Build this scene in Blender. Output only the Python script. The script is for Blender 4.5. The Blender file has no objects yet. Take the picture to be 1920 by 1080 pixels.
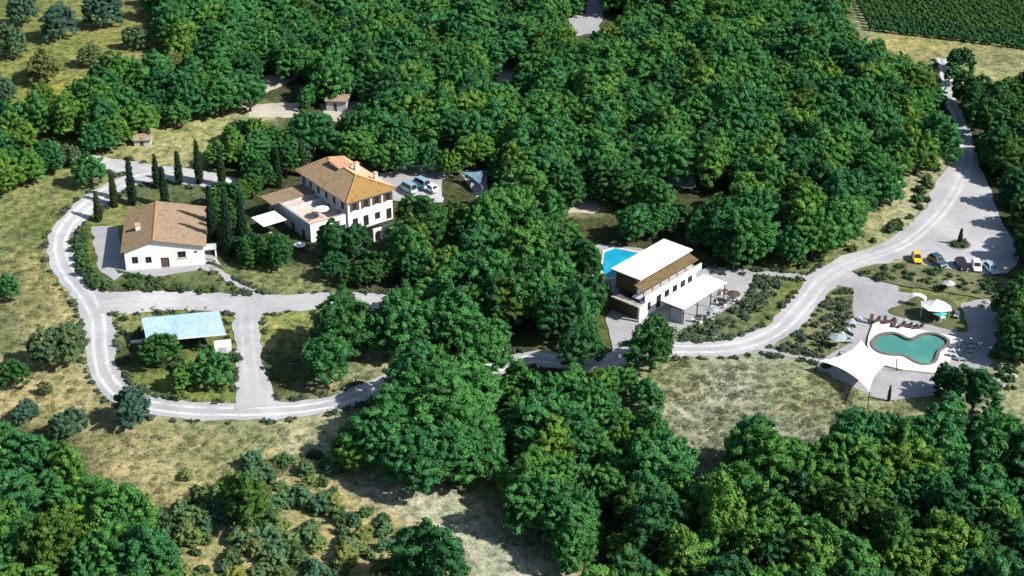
import bpy, bmesh, math, random
import numpy as np
from mathutils import Vector, Matrix
from mathutils.geometry import delaunay_2d_cdt

# ------------------------------------------------------------------ camera, sky, sun, exposure
scene = bpy.context.scene
FPX, PITCH, CAMH = 2788.0, math.radians(28.5), 129.0
ORD = ['first', 'second', 'third', 'fourth', 'fifth', 'sixth', 'seventh', 'eighth', 'ninth', 'tenth', 'eleventh', 'twelfth', 'thirteenth', 'fourteenth', 'fifteenth', 'sixteenth', 'seventeenth', 'eighteenth', 'nineteenth', 'twentieth', 'twenty first', 'twenty second']
cam_d = bpy.data.cameras.new('camera'); cam = bpy.data.objects.new('camera', cam_d)
scene.collection.objects.link(cam)
cam_d.sensor_width = 36.0; cam_d.lens = 36.0 * FPX / 1920.0
cam_d.clip_start = 1.0; cam_d.clip_end = 9000.0
cam.location = (0, 0, CAMH); cam.rotation_euler = (math.pi / 2 - PITCH, 0, 0)
scene.camera = cam

SUN_AZ, SUN_EL = math.radians(-20), math.radians(41)      # azimuth from +x, counter-clockwise
world = bpy.data.worlds.new('World'); scene.world = world; world.use_nodes = True
wn = world.node_tree.nodes; wl = world.node_tree.links
sky = wn.new('ShaderNodeTexSky'); sky.sky_type = 'NISHITA'; sky.sun_disc = False
sky.sun_elevation = SUN_EL; sky.sun_rotation = math.pi / 2 - SUN_AZ
wn['Background'].inputs['Strength'].default_value = 0.088
wl.new(sky.outputs['Color'], wn['Background'].inputs['Color'])
sd = bpy.data.lights.new('sun', 'SUN'); sun = bpy.data.objects.new('sun', sd); scene.collection.objects.link(sun)
sd.energy = 5.0; sd.angle = math.radians(0.5); sd.color = (1.0, 0.96, 0.90)
sv = Vector((math.cos(SUN_EL) * math.cos(SUN_AZ), math.cos(SUN_EL) * math.sin(SUN_AZ), math.sin(SUN_EL)))
sun.rotation_euler = sv.to_track_quat('Z', 'Y').to_euler(); sun.location = sv * 400
scene.view_settings.view_transform = 'Standard'; scene.view_settings.look = 'None'
scene.view_settings.exposure = 0.68; scene.view_settings.gamma = 1.0
scene.view_settings.use_curve_mapping = False
scene.render.engine = 'CYCLES'
scene.cycles.max_bounces = 5; scene.cycles.diffuse_bounces = 2; scene.cycles.transparent_max_bounces = 4

COL = scene.collection
rnd = random.Random(7)
rng = np.random.default_rng(7)

# ------------------------------------------------------------------ ground shape
SP, CP = math.sin(PITCH), math.cos(PITCH)
def ray(px, py):
    a = (px - 960) / FPX; b = (540 - py) / FPX
    return a, CP + b * SP, -SP + b * CP
def flat_at(px, py):
    a, b, c = ray(px, py); t = -CAMH / c; return a * t, b * t
HILLS = [(-125, 345, 60, 9.0), (20, 360, 70, 5.0), (120, 400, 60, 3.0), (-10, 175, 45, -1.5), (-90, 190, 30, -1.2), (60, 150, 40, -1.5)]
def h_base(x, y):
    s = 0
    for (cx, cy, r, a) in HILLS:
        s = s + a * np.exp(-((x - cx) ** 2 + (y - cy) ** 2) / (2 * r * r))
    return s
PADS = []
for (px, py, r0, r1) in [(310, 470, 13, 24), (640, 410, 17, 30), (1240, 570, 20, 34), (350, 630, 10, 18), (1690, 660, 22, 34), (1800, 500, 16, 30), (790, 345, 8, 14)]:
    x, y = flat_at(px, py); PADS.append((x, y, r0, r1, float(h_base(x, y))))
def hz(x, y):
    s = h_base(x, y)
    for (cx, cy, r0, r1, z) in PADS:
        d = np.sqrt((x - cx) ** 2 + (y - cy) ** 2)
        k = np.clip((r1 - d) / (r1 - r0), 0, 1); k = k * k * (3 - 2 * k)
        s = s * (1 - k) + z * k
    return s
def at(px, py, z=0.0):
    """the place on the ground (or z metres above it) that the photograph shows at a pixel"""
    a, b, c = ray(px, py); g = 0.0
    for _ in range(12):
        t = (g + z - CAMH) / c
        g = float(hz(a * t, b * t))
    return Vector((a * t, b * t, g + z))
def proj(x, y, z):
    zz = y * CP - (z - CAMH) * SP * 1.0
    yy = y * SP + (z - CAMH) * CP
    return 960 + FPX * x / zz, 540 - FPX * yy / zz
def z5(x, y): return (450 + x / 5.4, 280 + y / 5.4)
def z6(x, y): return (1080 + x / 5.144, 430 + y / 5.144)
def z7(x, y): return (1500 + x / 4.695, 540 + y / 4.695)
def z8(x, y): return (1560 + x / 4.908, 380 + y / 4.908)

# ------------------------------------------------------------------ small helpers
def tag(o, label=None, cat=None, group=None, kind=None):
    if label: o['label'] = label
    if cat: o['category'] = cat
    if group: o['group'] = group
    if kind: o['kind'] = kind
    return o
def empty(name, loc, rz=0.0, label=None, cat=None, group=None):
    o = bpy.data.objects.new(name, None); COL.objects.link(o)
    o.location = loc; o.rotation_euler = (0, 0, rz); o.empty_display_size = .5
    return tag(o, label, cat, group)
def mesh_np(name, V, F, n):
    """V (k,3) array, F (m,n) array of indices"""
    me = bpy.data.meshes.new(name)
    V = np.asarray(V, dtype=np.float32); F = np.asarray(F, dtype=np.int32)
    me.vertices.add(len(V)); me.vertices.foreach_set('co', V.ravel())
    me.loops.add(F.size); me.loops.foreach_set('vertex_index', F.ravel())
    me.polygons.add(len(F)); me.polygons.foreach_set('loop_start', np.arange(0, F.size, n, dtype=np.int32))
    me.update(calc_edges=True); return me
class MB:
    def __init__(s): s.v = []; s.f = []
    def add(s, vs, fs, M=None):
        b = len(s.v)
        for v in vs: s.v.append(tuple(M @ Vector(v)) if M is not None else tuple(v))
        for f in fs: s.f.append(tuple(b + i for i in f))
        return s
    def box(s, x0, x1, y0, y1, z0, z1, M=None):
        return s.add([(x0,y0,z0),(x1,y0,z0),(x1,y1,z0),(x0,y1,z0),(x0,y0,z1),(x1,y0,z1),(x1,y1,z1),(x0,y1,z1)],
                     [(0,3,2,1),(4,5,6,7),(0,1,5,4),(1,2,6,5),(2,3,7,6),(3,0,4,7)], M)
    def tube(s, a, b, r0, r1=None, n=8):
        r1 = r0 if r1 is None else r1
        a = Vector(a); b = Vector(b); q = (b - a).to_track_quat('Z', 'Y')
        vs = []
        for p, r in ((a, r0), (b, r1)):
            for i in range(n):
                t = 2 * math.pi * i / n; vs.append(p + q @ Vector((r * math.cos(t), r * math.sin(t), 0)))
        fs = [(i, (i + 1) % n, n + (i + 1) % n, n + i) for i in range(n)]
        fs += [tuple(range(n - 1, -1, -1)), tuple(range(n, 2 * n))]
        return s.add(vs, fs)
    def prism(s, poly, z0, z1):
        n = len(poly)
        vs = [(x, y, z0) for x, y in poly] + [(x, y, z1) for x, y in poly]
        return s.add(vs, [(i, (i + 1) % n, n + (i + 1) % n, n + i) for i in range(n)] + [tuple(range(n - 1, -1, -1)), tuple(range(n, 2 * n))])
    def build(s, name, m, parent=None, loc=None, label=None, smooth=False):
        me = bpy.data.meshes.new(name); me.from_pydata([tuple(v) for v in s.v], [], s.f); me.update()
        bm = bmesh.new(); bm.from_mesh(me); bmesh.ops.recalc_face_normals(bm, faces=bm.faces); bm.to_mesh(me); bm.free()
        if smooth:
            for p in me.polygons: p.use_smooth = True
        me.materials.append(m)
        o = bpy.data.objects.new(name, me); COL.objects.link(o)
        if parent: o.parent = parent
        if loc is not None: o.location = loc
        if label: o['label'] = label
        return o
def box(name, m, x0, x1, y0, y1, z0, z1, parent=None, **k): return MB().box(x0, x1, y0, y1, z0, z1).build(name, m, parent, **k)
def copy_tree(o, parent=None):
    c = o.copy(); COL.objects.link(c)
    if parent: c.parent = parent
    for ch in list(o.children):
        copy_tree(ch, c)
    return c

# ------------------------------------------------------------------ materials
def new_mat(name):
    m = bpy.data.materials.new(name); m.use_nodes = True
    return m, m.node_tree.nodes, m.node_tree.links, m.node_tree.nodes['Principled BSDF']
def noise(N, L, scale, detail=4, rough=.6, coord=None, out='Fac'):
    t = N.new('ShaderNodeTexNoise'); t.inputs['Scale'].default_value = scale
    t.inputs['Detail'].default_value = detail; t.inputs['Roughness'].default_value = rough
    if coord is not None: L.new(coord, t.inputs['Vector'])
    return t.outputs[out]
def ramp(N, L, fac, stops):
    r = N.new('ShaderNodeValToRGB'); e = r.color_ramp.elements
    while len(e) > 1: e.remove(e[-1])
    e[0].position = stops[0][0]; e[0].color = (*stops[0][1], 1)
    for p, c in stops[1:]:
        k = e.new(p); k.color = (*c, 1)
    L.new(fac, r.inputs['Fac']); return r.outputs['Color']
def gray(v): return (v, v, v)
def mixc(N, L, a, b, fac, mode='MIX'):
    m = N.new('ShaderNodeMix'); m.data_type = 'RGBA'; m.blend_type = mode
    for s, val in ((6, a), (7, b)):
        if isinstance(val, tuple): m.inputs[s].default_value = (*val, 1)
        else: L.new(val, m.inputs[s])
    if isinstance(fac, (int, float)): m.inputs[0].default_value = fac
    else: L.new(fac, m.inputs[0])
    return m.outputs[2]
def bump(N, L, bs, fac, strength=.4, dist=.1):
    b = N.new('ShaderNodeBump'); b.inputs['Strength'].default_value = strength; b.inputs['Distance'].default_value = dist
    L.new(fac, b.inputs['Height']); L.new(b.outputs['Normal'], bs.inputs['Normal'])
def surf(name, a, b, scale=1.0, rough=.85, bmp=.3, dist=.05, spec=.3, obj=True, fine=8.0):
    """two-tone weathered surface"""
    m, N, L, bs = new_mat(name)
    tc = N.new('ShaderNodeTexCoord'); co = tc.outputs['Object']
    f1 = noise(N, L, scale, 5, .65, co); f2 = noise(N, L, scale * fine, 3, .7, co)
    c = ramp(N, L, f1, [(.32, a), (.68, b)])
    c = mixc(N, L, c, ramp(N, L, f2, [(.3, gray(.78)), (.7, gray(1.12))]), 1.0, 'MULTIPLY')
    L.new(c, bs.inputs['Base Color']); bs.inputs['Roughness'].default_value = rough
    bs.inputs['Specular IOR Level'].default_value = spec
    bump(N, L, bs, f2, bmp, dist); return m
def paint(name, c, rough=.3, metal=0.0, spec=.5):
    m, N, L, bs = new_mat(name)
    tc = N.new('ShaderNodeTexCoord'); f = noise(N, L, 3.0, 4, .6, tc.outputs['Object'])
    L.new(mixc(N, L, c, tuple(x * .8 for x in c), ramp(N, L, f, [(.4, gray(0)), (.7, gray(1))])), bs.inputs['Base Color'])
    bs.inputs['Roughness'].default_value = rough; bs.inputs['Metallic'].default_value = metal
    bs.inputs['Specular IOR Level'].default_value = spec
    return m
def leaf(name, c1, c2, c3, transl=.22, vary=1.0):
    m, N, L, bs = new_mat(name)
    at_ = N.new('ShaderNodeAttribute'); at_.attribute_name = 'tint'
    oi = N.new('ShaderNodeObjectInfo')
    c = ramp(N, L, at_.outputs['Fac'], [(0, c1), (.6, c2), (1, c3)])
    k = ramp(N, L, oi.outputs['Random'], [(0, (.74, .82, .95)), (.25, (.92, .97, 1.0)), (.5, (1.1, 1.04, .9)), (.75, (1.45, 1.12, .8)), (.92, (1.9, 1.2, .75)), (1, (2.3, 1.25, .65))])
    c = mixc(N, L, c, k, vary, 'MULTIPLY')
    L.new(c, bs.inputs['Base Color']); bs.inputs['Roughness'].default_value = .55
    bs.inputs['Specular IOR Level'].default_value = .08
    tr = N.new('ShaderNodeBsdfTranslucent'); L.new(c, tr.inputs['Color'])
    mx = N.new('ShaderNodeMixShader'); mx.inputs[0].default_value = transl
    L.new(bs.outputs[0], mx.inputs[1]); L.new(tr.outputs[0], mx.inputs[2])
    L.new(mx.outputs[0], N['Material Output'].inputs['Surface']); return m

M = {}
M['oak'] = leaf('oak_leaves', (.018, .071, .025), (.049, .178, .046), (.138, .308, .080), .10)
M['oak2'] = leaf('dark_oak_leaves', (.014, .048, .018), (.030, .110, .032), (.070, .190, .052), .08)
M['olive'] = leaf('olive_leaves', (.030, .075, .046), (.060, .125, .075), (.11, .17, .10), .15)
M['cypress'] = leaf('cypress_leaves', (.010, .024, .014), (.016, .040, .020), (.03, .06, .025), .08)
M['olive_shrub'] = leaf('olive_shrub_leaves', (.045, .100, .050), (.090, .185, .085), (.20, .30, .14), .15)
M['shrub'] = leaf('shrub_leaves', (.035, .070, .030), (.065, .125, .048), (.13, .18, .07), .2, .6)
M['lavender'] = leaf('lavender_leaves', (.045, .080, .050), (.090, .135, .085), (.16, .20, .13), .2, .35)
M['weed'] = leaf('weed_leaves', (.10, .11, .06), (.17, .17, .10), (.25, .23, .14), .2, .25)
M['vine'] = leaf('vine_leaves', (.018, .065, .024), (.036, .115, .036), (.06, .15, .045))
M['bark'] = surf('bark', (.07, .05, .035), (.14, .11, .08), 3.0)
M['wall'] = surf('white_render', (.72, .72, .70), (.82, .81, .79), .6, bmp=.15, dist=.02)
M['wallb'] = surf('shade_toned_render', (.34, .37, .39), (.50, .52, .53), .5, bmp=.15, dist=.02)  # white render with the grey-blue of shaded walls put into its colour
M['tile_brown'] = None
def tiles(name, a, b, c, patch=.5):
    m, N, L, bs = new_mat(name)
    tc = N.new('ShaderNodeTexCoord'); co = tc.outputs['Object']
    f1 = noise(N, L, patch, 5, .7, co); f2 = noise(N, L, 6, 3, .8, co)
    col = ramp(N, L, f1, [(.25, a), (.5, b), (.75, c)])
    col = mixc(N, L, col, ramp(N, L, f2, [(.3, gray(.5)), (.7, gray(1.35))]), 1.0, 'MULTIPLY')
    L.new(col, bs.inputs['Base Color']); bs.inputs['Roughness'].default_value = .9; bs.inputs['Specular IOR Level'].default_value = .15
    bump(N, L, bs, f2, .4, .08); return m
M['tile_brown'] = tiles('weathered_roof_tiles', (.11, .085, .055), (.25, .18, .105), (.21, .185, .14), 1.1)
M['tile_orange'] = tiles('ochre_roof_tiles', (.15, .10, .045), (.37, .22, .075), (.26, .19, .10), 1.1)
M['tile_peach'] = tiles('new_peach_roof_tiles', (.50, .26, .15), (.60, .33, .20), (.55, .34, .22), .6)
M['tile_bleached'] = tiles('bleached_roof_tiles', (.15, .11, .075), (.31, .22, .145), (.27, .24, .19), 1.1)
M['canopy'] = tiles('brown_canopy_slats', (.10, .07, .035), (.22, .155, .07), (.17, .13, .08), .8)
M['terracotta'] = surf('terracotta_floor', (.50, .35, .28), (.62, .47, .40), .8)
M['glass'] = paint('dark_window_glass', (.02, .025, .03), .08)
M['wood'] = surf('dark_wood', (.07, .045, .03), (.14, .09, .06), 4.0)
M['darkmetal'] = paint('dark_metal', (.04, .04, .045), .5, .3)
M['whitefab'] = surf('white_canvas', (.80, .80, .80), (.86, .86, .86), .3, bmp=.05, dist=.02)
M['whiteroof'] = surf('white_roof_membrane', (.78, .78, .78), (.85, .85, .85), .35, bmp=.08, dist=.02)
M['pavement'] = surf('pale_stone_paving', (.27, .27, .28), (.35, .35, .355), .25, fine=14)
M['cream'] = surf('cream_pool_deck', (.60, .53, .47), (.70, .63, .58), .4, fine=12)
M['stone'] = surf('grey_stone', (.25, .24, .22), (.42, .40, .36), 1.2)
M['tyre'] = paint('tyre_rubber', (.02, .02, .02), .8)
M['rim'] = paint('wheel_rim', (.45, .45, .46), .35, .8)
M['lamp'] = paint('lamp_lens', (.7, .7, .68), .15)
M['redlamp'] = paint('red_lamp_lens', (.35, .02, .02), .2)
M['plastic'] = paint('white_plastic', (.78, .78, .76), .4)
M['cushion'] = surf('grey_blue_cushion', (.22, .27, .30), (.34, .38, .40), 2.0)
M['brownfab'] = surf('brown_fabric', (.05, .035, .032), (.10, .065, .055), 2.0)
M['bluefab'] = surf('blue_grey_fabric', (.09, .17, .22), (.14, .24, .30), .6)
M['turq'] = surf('turquoise_fabric', (.05, .32, .33), (.10, .42, .42), .8)

def road_mat():
    m, N, L, bs = new_mat('pale_gravel')
    geo = N.new('ShaderNodeNewGeometry'); p = geo.outputs['Position']
    f1 = noise(N, L, .12, 6, .6, p); f2 = noise(N, L, 1.6, 5, .75, p)
    c = ramp(N, L, f1, [(.3, (.28, .28, .285)), (.7, (.42, .42, .425))])
    c = mixc(N, L, c, ramp(N, L, f2, [(.25, gray(.82)), (.75, gray(1.14))]), 1.0, 'MULTIPLY')
    a = N.new('ShaderNodeAttribute'); a.attribute_name = 'track'
    f3 = noise(N, L, .35, 4, .7, p)
    mu = N.new('ShaderNodeMath'); mu.operation = 'MULTIPLY'; L.new(a.outputs['Fac'], mu.inputs[0])
    L.new(ramp(N, L, f3, [(.35, gray(.25)), (.6, gray(1))]), mu.inputs[1])
    c = mixc(N, L, c, (.68, .68, .68), mu.outputs[0])
    L.new(c, bs.inputs['Base Color']); bs.inputs['Roughness'].default_value = .95; bs.inputs['Specular IOR Level'].default_value = .1
    bump(N, L, bs, f2, .5, .05); return m
M['gravel'] = road_mat()
def ground_mat():
    m, N, L, bs = new_mat('dry_grass_ground')
    geo = N.new('ShaderNodeNewGeometry'); p = geo.outputs['Position']
    a = N.new('ShaderNodeAttribute'); a.attribute_name = 'zone'
    big = noise(N, L, .05, 5, .6, p); mid = noise(N, L, .35, 6, .72, p); fin = noise(N, L, 2.2, 5, .8, p)
    c = mixc(N, L, a.outputs['Color'], ramp(N, L, big, [(.3, (.72, .80, .72)), (.5, (1, 1, 1)), (.7, (1.2, 1.12, 1.0))]), 1.0, 'MULTIPLY')
    c = mixc(N, L, c, ramp(N, L, mid, [(.30, (.34, .46, .36)), (.44, (.78, .86, .74)), (.55, (1.05, 1.03, 1)), (.70, (1.5, 1.42, 1.3))]), 1.0, 'MULTIPLY')
    md2 = noise(N, L, .75, 4, .7, p)
    c = mixc(N, L, c, ramp(N, L, md2, [(.38, (.46, .54, .46)), (.49, (.90, .94, .87)), (.62, (1.18, 1.14, 1.08))]), 1.0, 'MULTIPLY')
    c = mixc(N, L, c, ramp(N, L, fin, [(.3, (.50, .56, .50)), (.5, (1, 1, 1)), (.72, (1.45, 1.4, 1.25))]), 1.0, 'MULTIPLY')
    L.new(c, bs.inputs['Base Color']); bs.inputs['Roughness'].default_value = .95; bs.inputs['Specular IOR Level'].default_value = .08
    bump(N, L, bs, fin, .8, .25); return m
M['ground'] = ground_mat()
def water(name, col, deep):
    m, N, L, bs = new_mat(name)
    geo = N.new('ShaderNodeNewGeometry'); f = noise(N, L, 1.2, 4, .6, geo.outputs['Position'])
    L.new(ramp(N, L, noise(N, L, .15, 2, .5, geo.outputs['Position']), [(.40, deep), (.60, col)]), bs.inputs['Base Color'])
    bs.inputs['Roughness'].default_value = .08; bs.inputs['Specular IOR Level'].default_value = .5
    bump(N, L, bs, f, .15, .05); return m
M['bluewater'] = water('blue_pool_water', (.02, .38, .54), (.010, .26, .42))
M['greenwater'] = water('green_pool_water', (.09, .29, .23), (.055, .21, .175))
M['lawn'] = surf('lawn', (.045, .07, .022), (.13, .14, .055), .35, fine=9)
M['darkstone'] = surf('shade_darkened_stone', (.09, .085, .075), (.19, .175, .155), 1.0)  # coping stone darkened to imitate shade on the pool rim and its outer wall
M['bank'] = surf('rough_bank_grass', (.055, .075, .03), (.19, .185, .095), .45, fine=6)
M['drysoil'] = surf('pale_dry_soil', (.34, .30, .24), (.46, .42, .35), .3, fine=12)

# ------------------------------------------------------------------ ground sheet
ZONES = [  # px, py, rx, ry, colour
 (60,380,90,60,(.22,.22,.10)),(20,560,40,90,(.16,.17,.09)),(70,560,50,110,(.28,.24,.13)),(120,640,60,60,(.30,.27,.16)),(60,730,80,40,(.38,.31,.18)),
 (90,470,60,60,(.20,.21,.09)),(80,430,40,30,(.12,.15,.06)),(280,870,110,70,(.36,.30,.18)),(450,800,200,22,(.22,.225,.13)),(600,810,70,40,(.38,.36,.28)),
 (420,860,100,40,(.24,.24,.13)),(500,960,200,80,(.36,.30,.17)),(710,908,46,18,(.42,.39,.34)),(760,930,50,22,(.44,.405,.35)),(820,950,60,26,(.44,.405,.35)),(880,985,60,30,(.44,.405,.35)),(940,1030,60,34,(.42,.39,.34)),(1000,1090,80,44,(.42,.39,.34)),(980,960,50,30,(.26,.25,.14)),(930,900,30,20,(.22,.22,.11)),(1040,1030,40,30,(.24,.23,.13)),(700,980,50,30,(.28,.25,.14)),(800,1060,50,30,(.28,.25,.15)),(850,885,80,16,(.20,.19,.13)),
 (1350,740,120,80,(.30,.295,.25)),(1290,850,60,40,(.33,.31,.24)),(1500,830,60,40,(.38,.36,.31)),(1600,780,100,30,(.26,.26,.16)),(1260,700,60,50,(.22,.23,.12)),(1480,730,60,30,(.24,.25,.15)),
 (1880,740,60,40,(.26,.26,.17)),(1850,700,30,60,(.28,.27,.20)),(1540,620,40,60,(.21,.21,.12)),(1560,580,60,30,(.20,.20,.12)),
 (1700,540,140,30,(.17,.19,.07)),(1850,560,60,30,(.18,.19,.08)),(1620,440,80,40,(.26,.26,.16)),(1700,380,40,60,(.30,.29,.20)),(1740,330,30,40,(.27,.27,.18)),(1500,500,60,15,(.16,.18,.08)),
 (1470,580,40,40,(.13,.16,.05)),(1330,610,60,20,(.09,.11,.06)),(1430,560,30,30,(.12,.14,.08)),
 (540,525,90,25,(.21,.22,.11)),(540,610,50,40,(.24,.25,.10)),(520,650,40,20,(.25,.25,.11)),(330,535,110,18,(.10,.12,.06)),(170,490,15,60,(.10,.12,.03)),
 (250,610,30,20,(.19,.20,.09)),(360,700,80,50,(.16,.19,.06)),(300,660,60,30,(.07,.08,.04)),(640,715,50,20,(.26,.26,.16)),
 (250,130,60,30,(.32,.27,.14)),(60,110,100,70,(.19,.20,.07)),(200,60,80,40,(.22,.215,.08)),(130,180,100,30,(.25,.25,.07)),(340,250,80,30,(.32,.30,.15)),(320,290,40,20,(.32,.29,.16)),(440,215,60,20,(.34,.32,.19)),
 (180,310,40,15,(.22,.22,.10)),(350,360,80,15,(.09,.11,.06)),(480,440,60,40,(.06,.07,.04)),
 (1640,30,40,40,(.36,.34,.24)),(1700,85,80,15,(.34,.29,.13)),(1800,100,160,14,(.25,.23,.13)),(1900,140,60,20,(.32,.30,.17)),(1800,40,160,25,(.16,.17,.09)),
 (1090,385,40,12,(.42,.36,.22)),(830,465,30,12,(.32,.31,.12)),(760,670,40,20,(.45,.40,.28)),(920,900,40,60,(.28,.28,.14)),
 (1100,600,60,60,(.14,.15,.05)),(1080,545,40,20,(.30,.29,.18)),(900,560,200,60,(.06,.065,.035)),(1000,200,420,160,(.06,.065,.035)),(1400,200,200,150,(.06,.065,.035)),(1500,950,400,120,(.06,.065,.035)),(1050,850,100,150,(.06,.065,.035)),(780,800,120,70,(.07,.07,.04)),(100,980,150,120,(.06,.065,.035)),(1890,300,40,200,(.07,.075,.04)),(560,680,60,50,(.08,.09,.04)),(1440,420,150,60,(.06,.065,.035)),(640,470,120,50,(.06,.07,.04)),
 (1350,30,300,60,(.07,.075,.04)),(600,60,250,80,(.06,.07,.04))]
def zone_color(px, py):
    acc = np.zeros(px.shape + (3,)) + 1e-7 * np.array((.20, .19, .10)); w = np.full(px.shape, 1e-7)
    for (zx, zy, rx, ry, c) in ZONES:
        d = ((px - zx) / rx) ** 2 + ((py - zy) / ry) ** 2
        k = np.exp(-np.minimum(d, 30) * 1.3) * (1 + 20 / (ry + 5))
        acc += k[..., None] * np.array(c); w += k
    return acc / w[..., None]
def build_ground():
    def axis(lo, hi, step, far):
        a = list(np.arange(lo, hi + .01, step)); s = step; x = lo; left = []
        while x > -far:
            s *= 1.35; x -= s; left.append(x)
        x = hi; s = step; right = []
        while x < far:
            s *= 1.35; x += s; right.append(x)
        return np.array(left[::-1] + a + right)
    X = axis(-170, 170, 2.0, 4500); Y = axis(140, 440, 2.0, 4500)
    XX, YY = np.meshgrid(X, Y); ZZ = hz(XX, YY)
    V = np.stack([XX, YY, ZZ], -1).reshape(-1, 3)
    nx, ny = len(X), len(Y)
    i, j = np.meshgrid(np.arange(nx - 1), np.arange(ny - 1)); b = (j * nx + i).ravel()
    me = mesh_np('ground', V, np.stack([b, b + 1, b + nx + 1, b + nx], -1), 4)
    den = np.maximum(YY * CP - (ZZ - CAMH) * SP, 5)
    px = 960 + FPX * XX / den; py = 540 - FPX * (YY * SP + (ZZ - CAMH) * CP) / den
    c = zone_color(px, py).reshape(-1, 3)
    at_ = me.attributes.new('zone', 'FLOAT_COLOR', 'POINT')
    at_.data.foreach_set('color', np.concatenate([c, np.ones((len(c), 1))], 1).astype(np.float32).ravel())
    for p in me.polygons: p.use_smooth = True
    me.materials.append(M['ground'])
    o = bpy.data.objects.new('ground', me); COL.objects.link(o); tag(o, kind='structure')
build_ground()

# ------------------------------------------------------------------ draped sheets and roads
def pip(poly, x, y):
    """vectorised point in polygon"""
    x = np.asarray(x); y = np.asarray(y); ins = np.zeros(x.shape, bool); n = len(poly)
    for i in range(n):
        x0, y0 = poly[i]; x1, y1 = poly[(i + 1) % n]
        if y0 == y1: continue
        c = ((y0 > y) != (y1 > y)) & (x < (x1 - x0) * (y - y0) / (y1 - y0) + x0); ins ^= c
    return ins
def smooth_closed(pts, it=2):
    for _ in range(it):
        q = []
        for i in range(len(pts)):
            a = pts[i]; b = pts[(i + 1) % len(pts)]
            q += [(a[0]*.75+b[0]*.25, a[1]*.75+b[1]*.25), (a[0]*.25+b[0]*.75, a[1]*.25+b[1]*.75)]
        pts = q
    return pts
def drape(name, px_poly, off, m, jit=.25, step=1.5, world=False, smooth=0, kind='structure', thick=0.0, zfix=None, holes=()):
    poly = [tuple(p[:2]) for p in px_poly] if world else [tuple(at(*p)[:2]) for p in px_poly]
    if smooth: poly = smooth_closed(poly, smooth)
    r = random.Random(len(name) * 31 + int(abs(poly[0][0]) * 10))
    P = []
    for i in range(len(poly)):
        a = Vector(poly[i]); b = Vector(poly[(i + 1) % len(poly)]); n = max(1, int((b - a).length / step))
        for k in range(n):
            q = a.lerp(b, k / n)
            P.append((q.x + (r.uniform(-jit, jit) if k else 0), q.y + (r.uniform(-jit, jit) if k else 0)))
    xs = [p[0] for p in P]; ys = [p[1] for p in P]; g = 2.0
    gx, gy = np.meshgrid(np.arange(min(xs), max(xs), g), np.arange(min(ys), max(ys), g))
    gx = gx.ravel(); gy = gy.ravel(); ok = pip(P, gx, gy); nb = len(P)
    HP = []; hfaces = []
    for hpoly in holes:
        hp = list(hpoly); hfaces.append((len(HP) + nb, len(hp))); HP += hp
        ok &= ~pip(hp, gx, gy)
    verts = [Vector(p) for p in P] + [Vector(p) for p in HP] + [Vector((float(a), float(b))) for a, b, k in zip(gx, gy, ok) if k]
    edges = [(i, (i + 1) % nb) for i in range(nb)]
    for s, n in hfaces: edges += [(s + i, s + (i + 1) % n) for i in range(n)]
    vo, eo, fo, _, _, _ = delaunay_2d_cdt(verts, edges, [], 0, 1e-5)
    cen = np.array([[(vo[f[0]].x+vo[f[1]].x+vo[f[2]].x)/3, (vo[f[0]].y+vo[f[1]].y+vo[f[2]].y)/3] for f in fo])
    keep = pip(P, cen[:, 0], cen[:, 1])
    for hp in holes: keep &= ~pip(list(hp), cen[:, 0], cen[:, 1])
    V = np.array([(v.x, v.y) for v in vo]); Z = (hz(V[:, 0], V[:, 1]) if zfix is None else np.full(len(V), zfix)) + off
    F = [tuple(f) for f, k in zip(fo, keep) if k]
    V = np.concatenate([V, Z[:, None]], 1)
    if thick:
        from collections import Counter
        c = Counter(); 
        for f in F:
            for a, b in zip(f, f[1:] + f[:1]): c[(a, b)] += 1
        n0 = len(V); V = np.concatenate([V, V - np.array((0, 0, thick))], 0)
        F2 = []
        for (a, b) in list(c):
            if (b, a) not in c: F2.append((b, a, a + n0, b + n0))
        F = F + F2
    me = bpy.data.meshes.new(name); me.from_pydata(V.tolist(), [], F); me.update()
    me.materials.append(m); o = bpy.data.objects.new(name, me); COL.objects.link(o)
    if kind: o['kind'] = kind
    return o
def catmull(P, n=8):
    out = []
    for i in range(len(P) - 1):
        p0 = P[max(i - 1, 0)]; p1 = P[i]; p2 = P[i + 1]; p3 = P[min(i + 2, len(P) - 1)]
        for k in range(n):
            t = k / n
            out.append(.5 * ((2 * p1) + (p2 - p0) * t + (2 * p0 - 5 * p1 + 4 * p2 - p3) * t * t + (3 * p1 - p0 - 3 * p2 + p3) * t ** 3))
    return out + [P[-1]]
ROADLINES = []
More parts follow.
